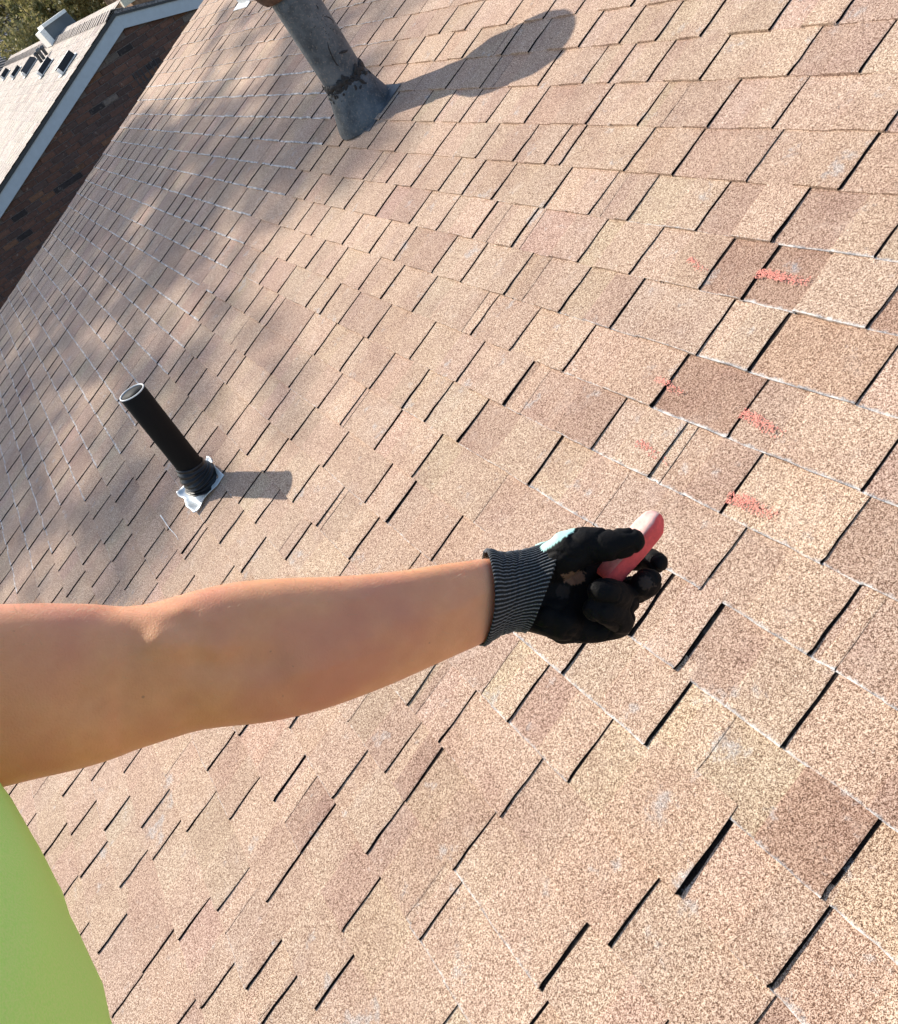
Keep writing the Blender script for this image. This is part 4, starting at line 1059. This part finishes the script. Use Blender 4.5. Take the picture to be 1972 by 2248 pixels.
# knitted cuff, ribs running along the arm
CUF = [(1064, 1211, 1414, .589), (1069, 1206, 1418, .590), (1080, 1206, 1416, .592), (1095, 1212, 1408, .594), (1115, 1212, 1400, .598), (1135, 1209, 1393, .602), (1160, 1203, 1388, .606), (1180, 1196, 1386, .609), (1200, 1187, 1386, .611), (1222, 1177, 1390, .613)]
def ci(x, c):
    for i in range(len(CUF)-1):
        if CUF[i][0] <= x <= CUF[i+1][0]: s = (x-CUF[i][0])/(CUF[i+1][0]-CUF[i][0]); return CUF[i][c] + (CUF[i+1][c]-CUF[i][c])*s
    return CUF[-1][c]
m = MB(); na2 = 70*8; NS2 = 44; tn = []
for i in range(NS2):
    s = i/(NS2-1); 
    for k in range(na2):
        a = 2*math.pi*k/na2; uy, uz = math.cos(a), math.sin(a)
        x = 1064 + (158 - 32*(uy + 1))*s + (14*(1-abs(uy)**2) if uz < 0 else -6) * (1 - s) * 1.3
        x2 = min(1222, max(1064, 1064+158*s)); tp, bt, z = ci(x2, 1), ci(x2, 2), ci(x2, 3); hy = (bt-tp)/2/F*z
        wave = 0.5 + 0.5*math.cos(a*70); kink = 0.0009*noise.noise(Vector((s*9, uy*2, uz*2+7)))
        rr_ = hy + 0.0010*wave + kink + 0.0006*math.sin(s*60+math.sin(a*5)*2)*math.exp(-((s-.35)/.2)**2) - 0.0007
        flat_ = 0.80 + 0.08*s
        p = cs(x, (tp+bt)/2, z) + down_c*uy*rr_ + right_c*uy*rr_*-0.05 + fwd_c*uz*rr_*flat_
        m.v.append(tuple(p)); 
        g_ = (0.006 + 0.17*max(0, wave - 0.55)/0.45)
        if uz > 0.45 and s > 0.15: tn.append((0.35, 0.62, 0.57, 1))
        else: tn.append((g_*0.93, g_*0.96, g_, 1))
for i in range(NS2-1):
    for k in range(na2):
        k2 = (k+1) % na2; m.f.append((i*na2+k, i*na2+k2, (i+1)*na2+k2, (i+1)*na2+k))
M_CUFF, t_, b_n = newmat("ribbed_knit"); at = N(t_, "ShaderNodeAttribute", attribute_name="tone"); pos = N(t_, "ShaderNodeNewGeometry").outputs['Position']
f_ = noise_n(t_, pos, 1500, 2, 0.6); L(t_, mix(t_, 1.0, ramp(t_, f_, [(0.35, 0.45), (0.65, 1.5)]), at.outputs['Color'], 'MULTIPLY'), b_n.inputs['Base Color']); b_n.inputs['Roughness'].default_value = 0.95
o = place("cuff", mk(m.v, m.f, M_CUFF, True, {'tone': tn}), glove); md = o.modifiers.new("t", 'SOLIDIFY'); md.thickness = 0.0022; md.offset = -1

# chalk stick --------------------------------------------------------
M_STICK = simple("red_chalk", (0.80, 0.105, 0.105), 0.75, nscale=250, var=0.12, bdist=0.0006)
p0, p1 = H(1330, 1274, -.002), H(1444, 1136, -.006)
ax = (p1 - p0).normalized(); sv = (fwd_c - ax*fwd_c.dot(ax)).normalized(); su = ax.cross(sv)      # su: across, in the picture plane
if su.dot(down_c) > 0: su = -su
ln = (p1 - p0).length; m = MB(); secs = []
for s, w1, w2 in ((0, .0078, .0070), (0.05, .0088, .0080), (0.5, .0098, .0090), (0.8, .0100, .0092), (0.9, .0092, .0086), (0.97, .0072, .007), (1.02, .0048, .005), (1.05, .0020, .0024)):
    secs.append((p0 + ax*ln*s + su * (0.0012 if s > .9 else 0), w1, w2))
nk = 40; tn = []
sd = (SUN - ax*SUN.dot(ax)).normalized(); sd = (sd*0.72 - (fwd_c - ax*fwd_c.dot(ax)).normalized()*0.69).normalized(); se = ax.cross(sd)      # face turned to the sun, its sunlit look painted paler
for c, w1, w2 in secs:
    for k in range(nk):
        a = 2*math.pi*k/nk + 0.05; ca, sa = math.cos(a), math.sin(a); e = 4.5
        r = (abs(ca)**e + abs(sa)**e) ** (-1/e)
        d = sd*ca*r*w1 + se*sa*r*w2
        p = c + d; p += d.normalized()*0.0005*noise.noise(p*220); m.v.append(tuple(p))
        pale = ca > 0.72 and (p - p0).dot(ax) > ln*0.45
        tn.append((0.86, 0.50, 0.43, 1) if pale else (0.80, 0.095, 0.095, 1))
for i in range(len(secs)-1):
    for k in range(nk):
        k2 = (k+1) % nk; m.f.append((i*nk+k, i*nk+k2, (i+1)*nk+k2, (i+1)*nk+k))
m.f.append(tuple(range(nk))[::-1]); m.f.append(tuple((len(secs)-1)*nk + k for k in range(nk)))
t_ = M_STICK.node_tree; at = N(t_, "ShaderNodeAttribute", attribute_name="tone")
bs_ = t_.nodes["Principled BSDF"]; nn_ = N(t_, "ShaderNodeNewGeometry").outputs['Position']
L(t_, mix(t_, 1.0, at.outputs['Color'], ramp(t_, noise_n(t_, nn_, 260, 4), [(0.3, 0.85), (0.7, 1.12)]), 'MULTIPLY'), bs_.inputs['Base Color'])
tag(place("chalk_stick", mk(m.v, m.f, M_STICK, True, {'tone': tn}), None, p0), "stubby stick of red chalk pinched between gloved thumb and fingers", "chalk")
# the phone that takes the picture, just behind the viewpoint
m = MB(); m.obox(CAM - fwd_c*0.022, right_c*0.037, down_c*0.074, fwd_c*0.004)
tag(place("smartphone", m.mesh(M_METDARK), None, CAM - fwd_c*0.022), "slim dark smartphone held up in the person's other hand", "smartphone")
